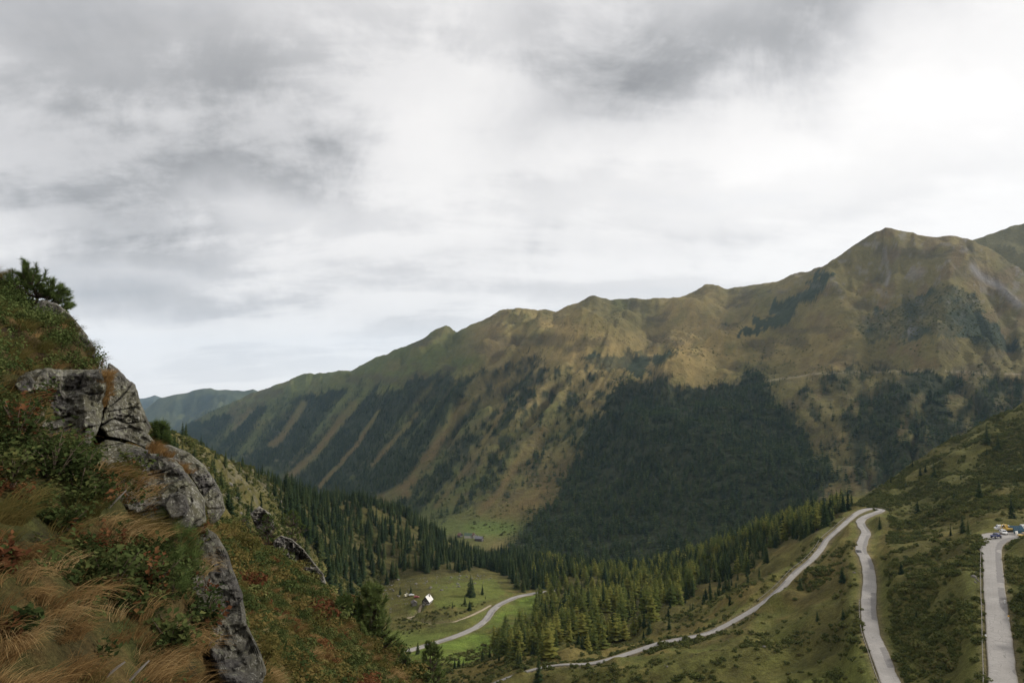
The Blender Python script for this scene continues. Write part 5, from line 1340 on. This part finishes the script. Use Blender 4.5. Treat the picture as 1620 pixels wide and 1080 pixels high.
# orange moss in the cleft and on the ledges of the outcrop
mp = []
for (x0, y0), (x1, y1), n_, Yd in (((171, 588), (160, 650), 40, 7.35), ((238, 709), (254, 716), 14, 6.9), ((282, 740), (294, 752), 10, 7.4), ((262, 722), (270, 728), 5, 7.0)):
    for _ in range(n_):
        t = rg.random(); mp.append(P(x0 + (x1 - x0) * t + rg.gauss(0, 3.2), y0 + (y1 - y0) * t + rg.gauss(0, 3), Yd - 0.05 + rg.uniform(-0.1, 0.1)))
protos = [mesh_obj('x_m%d' % i, *tuft_mesh(rg, 70, 0.07, 0.6, 0.05, 0.0018), MT_MOSS, smooth=False, link=False) for i in range(2)]
o = scatter('orange_moss', np.array(mp), RNG.uniform(-1, 1, len(mp)), RNG.uniform(0.7, 1.4, len(mp)), protos, RNG.integers(0, 2, len(mp)))
tag(o, 'tufts of rusty orange moss and grass in the rock clefts', 'moss', kind='stuff')
# dead sticks at the bottom
for px, py, ex, ey, lb in ((176, 1065, 198, 1046, 'pale dead stick lying in the grass at the bottom, longer'), (214, 1070, 236, 1044, 'pale dead stick right of the other one at the bottom'), (182, 800, 200, 775, 'thin bare twig leaning against the big rock')):
    a = BANK.hit(px, py); b = P(ex, ey, a[1] - 0.05); a = a - np.array((0, 0.08, 0))
    o = mesh_obj('dead_stick', *tube([a, (a + b) / 2 + np.array((0.005, 0, 0.008)), b], [0.008, 0.007, 0.004], 6), MT_DEAD); tag(o, lb, 'stick')

# ------------------------------------------------------------------ the bushy autumn slope to the right of the outcrop
zone = (nY < 72) & (npx > 200) & (npx < 800)
hn = fbm(nX / 3, nY / 3, 4, 221)
hd = np.where(zone, np.clip(1.8 + 2.0 * hn, 0.6, 3) * np.where(nY < 30, 7.0, 3.4), 0)
hp2 = sample(NEAR, hd, RNG, 0.9)
k = seen_from(NEAR, HOR, hp2, 0.6); hp2 = hp2[k]
print('HEATH', len(hp2))
BS2 = [bush_mesh(rg, 240, 0.085, 0.7) for _ in range(2)]
protos = []
for i, m_ in enumerate((MT_LEAF, MT_LEAF, MT_RUST, MT_ALDER, MT_OLIVEG)):
    protos.append(mesh_obj('x_h%d' % i, *BS2[i % 2], m_, smooth=False, link=False))
nz = fbm(hp2[:, 0] / 2.2, hp2[:, 1] / 2.2, 3, 223)
pi_ = np.where(nz > 0.36, 2, np.where(nz < -0.30, 4, RNG.choice([0, 1, 3, 3, 0, 4], len(hp2))))
o = scatter('autumn_scrub', hp2 - np.array((0, 0, 0.05)), RNG.uniform(0, 6.28, len(hp2)), RNG.uniform(0.22, 0.62, len(hp2)) * np.where(RNG.random(len(hp2)) < 0.05, 2.4, 1.0) * np.clip(hp2[:, 1] / 40, 0.6, 1.2), protos, pi_)
tag(o, 'low green and rust-red scrub on the slope right of the outcrop', 'scrub', kind='stuff')
gd = np.where(zone, np.clip(-0.2 + 4.0 * (-hn), 0, 2) * np.where(nY < 30, 1.6, 0.8), 0)
g2 = sample(NEAR, gd, RNG, 0.9); k = seen_from(NEAR, HOR, g2, 0.5); g2 = g2[k]
protos = [mesh_obj('x_g%d' % i, *tuft_mesh(rg, 90, L, ln, 0.20, 0.009), m_, smooth=False, link=False) for i, (L, ln, m_) in enumerate(((0.55, 0.9, MT_DRY), (0.65, 1.1, MT_DRY), (0.5, 0.8, MT_OLIVEG)))]
o = scatter('slope_grass', g2, grad_dir(NEAR, g2[:, 0], g2[:, 1], 1.0) + RNG.normal(0, 0.4, len(g2)), RNG.uniform(0.7, 1.3, len(g2)), protos, RNG.integers(0, 3, len(g2)))
tag(o, 'tan grass tufts on the slope right of the outcrop', 'grass', kind='stuff')
# ================================================================== stones, rails, buildings, vehicles
def box(x0, x1, y0, y1, z0, z1):
    V = np.array([(x, y, z) for z in (z0, z1) for y in (y0, y1) for x in (x0, x1)], float)
    f = [(0, 2, 3), (0, 3, 1), (4, 5, 7), (4, 7, 6), (0, 1, 5), (0, 5, 4), (2, 6, 7), (2, 7, 3), (0, 4, 6), (0, 6, 2), (1, 3, 7), (1, 7, 5)]
    return V, np.array(f)
def part(name, parts, mat, parent, smooth=False):
    return mesh_obj(name, *merge(parts), mat, parent, smooth=smooth)
def bevel(o, w_=0.03, seg=2):
    m_ = o.modifiers.new('bevel', 'BEVEL'); m_.width = w_; m_.segments = seg; m_.limit_method = 'ANGLE'
    return o
# stones
def stone_mesh(rng):
    bm = bmesh.new(); bmesh.ops.create_icosphere(bm, subdivisions=2, radius=1)
    g = [np.array([rng.gauss(0, 1) for _ in range(3)]) for _ in range(7)]; g = [q / np.linalg.norm(q) for q in g]
    for v in bm.verts:
        p = np.array(v.co); s = min(1.0, min(0.72 / max(1e-3, p.dot(q)) if p.dot(q) > 0.1 else 9 for q in g))
        v.co = (p * s * (1 + rng.uniform(-0.04, 0.04)) * np.array((1.1, 0.9, 0.75))).tolist()
    V = np.array([v.co for v in bm.verts]); bm.verts.ensure_lookup_table(); Fc = np.array([[v.index for v in f.verts] for f in bm.faces]); bm.free()
    return V, Fc
MT_STONE = rock_mat('pale_stone', 1.7, 0.8, 0.8)
rs_ = random.Random(9)
STN = [mesh_obj('x_stone', *stone_mesh(rs_), MT_STONE, smooth=False, link=False) for _ in range(4)]
sd = np.where(in_poly(npx, npy, [(590, 925), (640, 915), (760, 905), (780, 920), (700, 935), (650, 930), (640, 965), (600, 980)]), 0.035, 0)
sd += np.where((npx > 230) & (npx < 470) & (nY > 110) & (nY < 620), np.clip(0.004 + 0.06 * fbm(nX / 18, nY / 18, 4, 231), 0, 0.05), 0)
sd += np.where((npx > 820) & (nY < 480) & (nY > 130), 0.0010, 0)
sd += np.where(in_poly(npx, npy, [(1536, 900), (1552, 890), (1556, 960), (1545, 970)]), 0.25, 0)
sp3 = sample(NEAR, sd * (RD > 0.5), RNG); k = seen_from(NEAR, HOR, sp3, 0.3); sp3 = sp3[k]
ss = RNG.uniform(0.25, 0.75, len(sp3)) * np.where(RNG.random(len(sp3)) < 0.1, 2.2, 1) * np.where((proj(sp3[:, 0], sp3[:, 1], sp3[:, 2])[0] > 820), 0.6, 1)
o = scatter('scattered_stones', sp3, RNG.uniform(0, 6.28, len(sp3)), ss, STN, RNG.integers(0, 4, len(sp3)))
print('STONES', len(sp3))
tag(o, 'pale stones strewn over the hillside and the hut pasture', 'stones', kind='stuff')

# guard rails along the outer edges of the road
MT_RAIL = simple_mat('weathered_rail', (0.26, 0.24, 0.21), 0.8, 0.25, 4)
MT_POSTW = simple_mat('grey_wood', (0.22, 0.19, 0.16), 0.9, 0.3, 5)
def rail_thing(label, c, offs, i0, i1, spacing=2):
    seg = c[i0:i1]
    t = np.gradient(seg[:, :2], axis=0); t /= np.linalg.norm(t, axis=1)[:, None]
    n = np.stack([-t[:, 1], t[:, 0]], 1)
    e = np.concatenate([seg[:, :2] + n * offs, seg[:, 2:3] - 0.1], 1)
    root = empty('guard_rail', tuple(e[0])); b0 = e[0]
    V = []
    for dz0, dn in ((0.56, 0), (0.56, 0.08), (0.70, 0.08), (0.70, 0)):
        V.append(np.concatenate([e[:, :2] + n * dn, e[:, 2:3] + dz0], 1) - b0)
    V = np.stack(V, 1); L = len(e); idx = np.arange(L * 4).reshape(L, 4)
    f = np.concatenate([np.stack([idx[:-1, k], idx[:-1, (k + 1) % 4], idx[1:, (k + 1) % 4], idx[1:, k]], -1) for k in range(4)])
    mesh_obj('rail', V.reshape(-1, 3), f, MT_RAIL, root, smooth=False)
    pm = None
    for j in range(0, L, spacing):
        if pm is None:
            po = mesh_obj('post', *box(-0.07, 0.07, -0.07, 0.07, -0.5, 0.74), MT_POSTW, root, smooth=False); pm = po.data
        else:
            po = bpy.data.objects.new('post', pm); COL.objects.link(po); po.parent = root
        po.location = tuple(e[j] - b0)
    return tag(root, label, 'guard rail')
def idx_near(c, px, py, Yd): return int(np.argmin(((c - P(px, py, Yd)) ** 2).sum(1)))
ca = ROADS[0][0]; cb = ROADS[1][0]
rail_thing('low rail on posts along the left edge of the upper road', ca, 4.7 / 2 * 1.3 + 0.2, idx_near(ca, 1588, 1100, 132), idx_near(ca, 1572, 870, 238))
rail_thing('low rail along the left edge of the middle road', cb, 2.75, idx_near(cb, 1425, 1105, 155), idx_near(cb, 1374, 950, 238))
rail_thing('low rail on the downhill edge of the hairpin leg', cb, -2.9 * -1 if False else -2.9, idx_near(cb, 1345, 820, 408), idx_near(cb, 1204, 956, 305))
# cattle grid
gi_ = idx_near(cb, 1363, 872, 311); gc = cb[gi_]; gt = cb[gi_ + 1] - cb[gi_ - 1]; ga = math.atan2(gt[1], gt[0])
MT_STEEL = simple_mat('dark_steel', (0.055, 0.052, 0.050), 0.6, 0.3, 6, 0.3)
e = empty('cattle_grid', (gc[0], gc[1], gc[2] + 0.07), ga)
bevel(part('frame', [box(-2.6, 2.6, 0.1, 0.3, 0, 0.06), box(-2.6, 2.6, 2.1, 2.3, 0, 0.06), box(-2.6, 2.6, 0.3, 2.1, -0.02, 0.012)], MT_STEEL, e), 0.01)
me = None
for i in range(16):
    x = -2.45 + i * 0.325
    if me is None: o = part('bar', [box(-0.10, 0.10, 0.3, 2.1, 0.02, 0.08)], MT_STEEL, e); me = o.data
    else: o = bpy.data.objects.new('bar', me); COL.objects.link(o); o.parent = e
    o.location = (x, 0, 0)
tag(e, 'dark steel cattle grid on the left half of the middle road', 'cattle grid')
# marker posts
MT_WHITE = simple_mat('white_paint', (0.72, 0.71, 0.68), 0.6, 0.1, 5); MT_ORANGE = simple_mat('orange_paint', (0.65, 0.36, 0.07), 0.6, 0.1, 5)
for px, py, Yd, m_, lb in ((1590, 956, 182, MT_WHITE, 'white marker post right of the upper road, farther one'), (1596, 981, 171, MT_ORANGE, 'orange-topped marker post right of the upper road'), (1560, 1012, 160, MT_WHITE, 'white marker post at the left edge of the upper road')):
    q = NEAR.hit(px, py)
    e = empty('marker_post', tuple(q)); part('post', [box(-0.10, 0.10, -0.08, 0.08, -0.3, 0.9)], MT_WHITE, e); bevel(part('cap', [box(-0.16, 0.16, -0.14, 0.14, 0.9, 1.2)], m_, e), 0.03)
    tag(e, lb, 'marker post')

# ---- buildings
MT_WOODD = simple_mat('dark_larch_boards', (0.075, 0.062, 0.058), 0.9, 0.3, 3); MT_PLASTER = simple_mat('lime_plaster', (0.50, 0.47, 0.42), 0.9, 0.12, 2)
MT_METAL = simple_mat('pale_metal_roof', (0.66, 0.64, 0.61), 0.45, 0.10, 1.5, 0.0, 0.5); MT_SHING = simple_mat('grey_shingles', (0.12, 0.108, 0.10), 0.9, 0.35, 5); MT_GREENR = simple_mat('green_metal_roof', (0.055, 0.085, 0.055), 0.6, 0.2, 2)
MT_REDR = simple_mat('brown_tile_roof', (0.14, 0.075, 0.06), 0.85, 0.25, 3); MT_SLATE = simple_mat('slate_roof', (0.15, 0.15, 0.165), 0.7, 0.2, 3); MT_GLASS = simple_mat('window_glass', (0.03, 0.035, 0.045), 0.15, 0.1, 2, 0, 0.6); MT_STONEW = simple_mat('field_stone', (0.26, 0.24, 0.22), 0.95, 0.35, 2.5)
def house(label, loc, rz, W, L, H, R, wall_m, roof_l, roof_r, chimney=True, windows=True, base_m=None, cat='house', name='house'):
    """ridge along y; gable towards -y; eaves overhang; W wide, L long, H eaves height, R ridge rise"""
    e = empty(name, tuple(loc), rz)
    w2, l2 = W / 2, L / 2
    V = np.array([(-w2, -l2, -1.5), (w2, -l2, -1.5), (w2, l2, -1.5), (-w2, l2, -1.5), (-w2, -l2, H), (w2, -l2, H), (w2, l2, H), (-w2, l2, H), (0, -l2, H + R), (0, l2, H + R)])
    f = [(0, 1, 5, 8, 4), (2, 3, 7, 9, 6), (1, 2, 6, 5), (3, 0, 4, 7)]
    mesh_obj('wall', V, f, wall_m, e, smooth=False)
    if base_m: part('plinth', [box(-w2 - 0.06, w2 + 0.06, -l2 - 0.06, l2 + 0.06, -1.5, 0.9)], base_m, e)
    ov = 0.6; t = 0.14; k = R / w2
    for s, m_ in ((-1, roof_l), (1, roof_r)):
        xo = s * (w2 + ov); zo = H - ov * k
        A = [(0.0, -l2 - ov, H + R), (0.0, l2 + ov, H + R), (xo, l2 + ov, zo), (xo, -l2 - ov, zo)]
        VV = np.array([(x, y, z + 0.03) for x, y, z in A] + [(x, y, z + t + 0.03) for x, y, z in A])
        ff = [(0, 1, 2, 3), (4, 7, 6, 5), (0, 4, 5, 1), (1, 5, 6, 2), (2, 6, 7, 3), (3, 7, 4, 0)]
        if s < 0: VV = VV + np.array((-0.003, 0, 0.0))
        ro = mesh_obj('roof', VV, ff, m_, e, smooth=False)
    if chimney: 
        ch = part('chimney', [box(w2 * 0.3, w2 * 0.3 + 0.7, l2 * 0.3, l2 * 0.3 + 0.7, H + R * 0.3, H + R + 0.9)], MT_STONEW, ro)
    if windows:
        for x in (-w2 * 0.5, w2 * 0.5):
            wn = part('window', [box(x - 0.55, x + 0.55, -l2 - 0.06, -l2 + 0.02, 1.3, 2.4)], MT_WHITE, e)
            part('pane', [box(x - 0.42, x + 0.42, -l2 - 0.09, -l2 - 0.062, 1.42, 2.28)], MT_GLASS, wn)
        for y in np.linspace(-l2 * 0.6, l2 * 0.6, 3):
            wn = part('window', [box(w2 - 0.02, w2 + 0.06, y - 0.5, y + 0.5, 1.3, 2.3)], MT_WHITE, e)
            part('pane', [box(w2 + 0.062, w2 + 0.09, y - 0.38, y + 0.38, 1.42, 2.18)], MT_GLASS, wn)
        d_ = part('door', [box(-0.5, 0.5, -l2 - 0.07, -l2 + 0.02, 0, 2.0)], MT_POSTW, e)
        part('handle', [box(0.3, 0.4, -l2 - 0.13, -l2 - 0.072, 0.95, 1.05)], MT_STEEL, d_)
    return tag(e, label, cat)
q = NEAR.hit(676, 954)
house('dark wooden hut with one pale metal roof side in the pasture', q, math.radians(-14), 5.6, 7.5, 2.8, 3.4, MT_WOODD, MT_SHING, MT_METAL, True, True, MT_STONEW, 'hut', 'alpine_hut')
q = NEAR.hit(655, 956)
house('small grey stone shed left of the hut', q, math.radians(20), 3.4, 4.6, 2.0, 1.1, MT_STONEW, MT_SHING, MT_SHING, False, False, None, 'shed', 'shed')
for px, py, W, L, H, R, rz, a, b, m_, lb in ((741, 850, 9, 13, 4.2, 3.2, 80, MT_GREENR, MT_GREENR, MT_PLASTER, 'farm building with dark green roof in the valley hamlet'), (750, 850, 8, 10, 4, 3, 20, MT_REDR, MT_REDR, MT_PLASTER, 'brown-roofed house in the middle of the valley hamlet'),
                                        (758, 855, 9, 13, 4.2, 3.2, 70, MT_SLATE, MT_SLATE, MT_WOODD, 'slate-roofed barn at the right of the valley hamlet'), (728, 849, 7, 8, 3.5, 3, 40, MT_REDR, MT_SHING, MT_WOODD, 'small brown cabin at the left of the valley hamlet'), (844, 879, 6, 7, 3.0, 2.4, 30, MT_METAL, MT_METAL, MT_PLASTER, 'tiny white cabin in the wood right of the hamlet')):
    qa = NEAR.hit(px, py); qb = FAR.hit(px, py)
    q = qa if (qa is not None and qa[1] < qb[1]) else qb
    house(lb, q + np.array((0, 0, 0.5)), math.radians(rz), W, L, H, R, m_, a, b, True, W > 6.5)

# ---- vehicles
MT_TYRE = simple_mat('rubber', (0.02, 0.02, 0.02), 0.9, 0.2, 5); MT_RIM = simple_mat('wheel_rim', (0.35, 0.35, 0.36), 0.4, 0.1, 5, 0.6)
MT_PAINT = {k: simple_mat(k + '_paint_coat', c, 0.35, 0.06, 2, 0, 0.5) for k, c in (('blue', (0.030, 0.035, 0.13)), ('white', (0.70, 0.69, 0.67)), ('yellow', (0.55, 0.36, 0.07)), ('red', (0.36, 0.07, 0.07)), ('teal', (0.035, 0.10, 0.15)), ('cream', (0.62, 0.58, 0.42)))}
MT_LAMP = simple_mat('lamp_glass', (0.6, 0.6, 0.58), 0.2, 0.05, 5); MT_BROWN = simple_mat('load_cover', (0.10, 0.06, 0.045), 0.8, 0.2, 3)
def cyl(c, r, w_, n=18, axis='y'):
    V = []
    for s in (-1, 1):
        for k in range(n):
            a = 6.283 * k / n; V.append((c[0] + r * math.cos(a), c[1] + s * w_ / 2, c[2] + r * math.sin(a)))
    V += [(c[0], c[1] - w_ / 2, c[2]), (c[0], c[1] + w_ / 2, c[2])]
    Fc = []
    for k in range(n):
        j = (k + 1) % n; Fc += [(k, j, n + j), (k, n + j, n + k), (k, 2 * n, j), (n + k, n + j, 2 * n + 1)]
    return np.array(V, float), np.array(Fc)
def wheels(e, xs, y, r, w_):
    for x in xs:
        for s in (-1, 1):
            o = part('wheel', [cyl((x, s * y, r), r, w_)], MT_TYRE, e); part('rim', [cyl((x, s * (y + 0.02), r), r * 0.58, w_)], MT_RIM, o)
def extrude_profile(prof, w0, w1=None):
    """side outline (x, z) swept across the width; upper points drawn in to w1"""
    w1 = w1 or w0; n = len(prof); zs = [p[1] for p in prof]; z0, z1 = min(zs), max(zs)
    V = [(x, s * (w0 + (w1 - w0) * max(0, (z - z0) / (z1 - z0) - 0.45) / 0.55), z) for s in (-1, 1) for x, z in prof]
    f = [tuple(range(n))[::-1], tuple(range(n, 2 * n))] + [(i, (i + 1) % n, n + (i + 1) % n, n + i) for i in range(n)]
    return V, f
def car(label, loc, rz, paint, kind='car', cat='car', name='parked_car'):
    e = empty(name, tuple(loc), rz)
    if kind == 'van': prof = [(-2.4, 0.35), (2.35, 0.35), (2.45, 0.9), (2.0, 1.15), (1.45, 2.0), (-2.35, 2.05), (-2.45, 1.0)]
    elif kind == 'jeep': prof = [(-1.9, 0.55), (1.9, 0.55), (2.0, 1.05), (0.75, 1.15), (0.45, 1.75), (-0.9, 1.78), (-1.05, 1.15), (-1.95, 1.1)]
    else: prof = [(-2.1, 0.32), (2.1, 0.32), (2.2, 0.72), (1.15, 0.95), (0.45, 1.45), (-1.2, 1.48), (-1.9, 1.0), (-2.2, 0.9)]
    V, f = extrude_profile(prof, 0.86, 0.68)
    bevel(mesh_obj('body', V, f, paint, e, smooth=False), 0.06, 3)
    r = 0.45 if kind == 'jeep' else 0.33
    wheels(e, (-1.3, 1.3), 0.78, r, 0.26 if kind == 'jeep' else 0.2)
    if kind == 'van': part('windscreen', [(np.array([(1.50, -0.62, 1.92), (1.50, 0.62, 1.92), (2.02, 0.72, 1.2), (2.02, -0.72, 1.2)]), np.array([(0, 1, 2), (0, 2, 3)]))], MT_GLASS, e)
    elif kind == 'jeep': part('windscreen', [(np.array([(0.49, -0.62, 1.70), (0.49, 0.62, 1.70), (0.76, 0.72, 1.2), (0.76, -0.72, 1.2)]), np.array([(0, 1, 2), (0, 2, 3)]))], MT_GLASS, e)
    else: part('windscreen', [(np.array([(0.52, -0.60, 1.42), (0.52, 0.60, 1.42), (1.15, 0.70, 1.0), (1.15, -0.70, 1.0)]), np.array([(0, 1, 2), (0, 2, 3)]))], MT_GLASS, e)
    for s in (-1, 1):
        zt = 1.85 if kind == 'van' else 1.62 if kind == 'jeep' else 1.36; zb = zt - 0.42 if kind != 'van' else 1.3
        part('side_window', [box(-1.0, 0.35, s * 0.80 - 0.012, s * 0.80 + 0.012, zb, zt)], MT_GLASS, e)
        hx = max(p[0] for p in prof)
        bevel(part('headlight', [box(hx - 0.08, hx + 0.02, s * 0.6 - 0.14, s * 0.6 + 0.14, 0.68, 0.86)], MT_LAMP, e), 0.02)
    if kind == 'jeep':
        part('load_bed', [box(-1.95, -1.1, -0.80, 0.80, 1.12, 1.42)], MT_BROWN, e)
    return tag(e, label, cat)
zr = float(c1[idx_near(c1, 1600, 849, 254), 2]) + 0.06
def on_plane(px, py, z):
    u, e_ = uv(px, py); Yd = z / e_; return np.array((u * Yd, Yd, z))
car('dark blue open off-road vehicle at the corner of the lay-by', on_plane(1576, 850.5, zr), math.radians(200), MT_PAINT['blue'], 'jeep', 'off-road car', 'off_road_car')
car('white car parked behind the blue off-road vehicle', on_plane(1588, 844, zr), math.radians(250), MT_PAINT['white'])
car('white van at the back of the lay-by with its side showing', on_plane(1585, 838.5, zr), math.radians(170), MT_PAINT['white'], 'van', 'van', 'parked_van')
# yellow excavator: tracks, cab, boom
q = on_plane(1594, 840.5, zr); e = empty('excavator', tuple(q), math.radians(190))
for s in (-1, 1): 
    V, f = extrude_profile([(-1.2, 0.1), (1.2, 0.1), (1.45, 0.35), (1.2, 0.62), (-1.2, 0.62), (-1.45, 0.35)], 0.2); V = [(x, y + s * 0.8, z) for x, y, z in V]
    bevel(mesh_obj('track', V, f, MT_TYRE, e, smooth=False), 0.04)
bevel(part('turntable', [box(-1.5, 1.1, -0.95, 0.95, 0.72, 1.4)], MT_PAINT['yellow'], e), 0.08)
cb_ = bevel(part('cab', [box(-0.2, 1.0, -0.9, 0.15, 1.4, 2.6)], MT_PAINT['yellow'], e), 0.06)
part('window', [box(-0.05, 0.85, -0.925, -0.905, 1.6, 2.4)], MT_GLASS, cb_); part('window', [box(1.002, 1.02, -0.75, 0.0, 1.6, 2.4)], MT_GLASS, cb_)
mesh_obj('boom', *tube([(0.9, 0.45, 1.3), (2.0, 0.45, 3.0), (3.0, 0.45, 2.7), (3.4, 0.45, 1.2)], [0.20, 0.18, 0.15, 0.11], 4), MT_PAINT['yellow'], e, smooth=False)
V, f = extrude_profile([(3.1, 1.2), (3.6, 1.15), (3.7, 0.7), (3.3, 0.45), (3.0, 0.8)], 0.4); mesh_obj('bucket', [(x, y + 0.45, z) for x, y, z in V], f, MT_STEEL, e, smooth=False)
tag(e, 'yellow excavator parked between the white car and blue containers', 'excavator')
def container(label, loc, rz, L, W, H, paint):
    e = empty('skip_container', tuple(loc), rz); t = 0.08
    bevel(part('shell', [box(-L / 2, L / 2, -W / 2, -W / 2 + t, 0.15, H), box(-L / 2, L / 2, W / 2 - t, W / 2, 0.15, H), box(-L / 2, -L / 2 + t, -W / 2 + t, W / 2 - t, 0.15, H), box(L / 2 - t, L / 2, -W / 2 + t, W / 2 - t, 0.15, H), box(-L / 2 + t, L / 2 - t, -W / 2 + t, W / 2 - t, 0.15, 0.25)], paint, e), 0.02)
    me = None
    for i in range(7):
        x = -L / 2 + L * (i + 0.5) / 7
        for s in (-1, 1):
            if me is None: o = part('rib', [box(-0.06, 0.06, -0.05, 0.05, 0.2, H - 0.05)], paint, e); me = o.data
            else: o = bpy.data.objects.new('rib', me); COL.objects.link(o); o.parent = e
            o.location = (x, s * (W / 2 + 0.048), 0)
    for s in (-1, 1): part('skid', [box(-L / 2, L / 2, s * W * 0.3 - 0.08, s * W * 0.3 + 0.08, 0.0, 0.148)], MT_STEEL, e)
    return tag(e, label, 'container')
container('blue open container farther back on the lay-by', on_plane(1606, 840, zr), math.radians(-8), 4.6, 2.2, 1.9, MT_PAINT['teal'])
container('blue open container nearest the road at the right edge', on_plane(1617, 844.5, zr), math.radians(-8), 4.6, 2.2, 1.9, MT_PAINT['teal'])
q = on_plane(1609.5, 847, zr); o = bevel(mesh_obj('leaning_panel', *box(-0.7, 0.7, -0.05, 0.05, 0, 1.7), MT_WHITE, smooth=False), 0.02); o.location = tuple(q); o.rotation_euler = (math.radians(-12), 0, math.radians(20)); tag(o, 'pale panel leaning against the nearer blue container', 'panel')
car('white van behind the blue containers at the right edge', on_plane(1622, 838, zr), math.radians(180), MT_PAINT['white'], 'van', 'van', 'parked_van')
car('yellow car cut by the right edge of the picture', on_plane(1621, 848.5, zr), math.radians(185), MT_PAINT['yellow'])
# vehicles at the hut
for px, py, rz, k, kind, cat, nm, lb in ((643, 943, 60, 'cream', 'van', 'van', 'parked_van', 'pale van leftmost of the vehicles beside the hut'), (651, 942, 20, 'white', 'car', 'car', 'parked_car', 'white car between the pale van and the red car at the hut'), (659, 945, 10, 'red', 'car', 'car', 'parked_car', 'red car parked closest to the hut')):
    q = NEAR.hit(px, py); car(lb, q + np.array((0, 0, 0.1)), math.radians(rz), MT_PAINT[k], kind, cat, nm)
# ================================================================== air
hz = bpy.data.materials.new('valley_air'); hz.use_nodes = True
ht = hz.node_tree
for n in list(ht.nodes): ht.nodes.remove(n)
pv = ht.nodes.new('ShaderNodeVolumePrincipled'); ho = ht.nodes.new('ShaderNodeOutputMaterial')
pv.inputs['Color'].default_value = (0.52, 0.74, 1.0, 1)
pv.inputs['Density'].default_value = HAZE
pv.inputs['Anisotropy'].default_value = 0.25
ht.links.new(pv.outputs[0], ho.inputs['Volume'])
zmin = min(min((v.co.z for v in o.data.vertices), default=0) for o in (far, near)) 
zl = min(zmin, *[min(v[2] for v in o.bound_box) for o in COL.objects if o.type == 'MESH' and o.parent is None]) - 5
bx0, bx1, by0, by1, bz0, bz1 = -13000, 13000, -400, 15500, zl, 1150
V = [(x, y, z) for z in (bz0, bz1) for y in (by0, by1) for x in (bx0, bx1)]
o = mesh_obj('haze', V, [(0, 2, 3, 1), (4, 5, 7, 6), (0, 1, 5, 4), (2, 6, 7, 3), (0, 4, 6, 2), (1, 3, 7, 5)], hz, smooth=False)
tag(o, 'thin bluish haze filling the valley air', 'haze', kind='stuff')
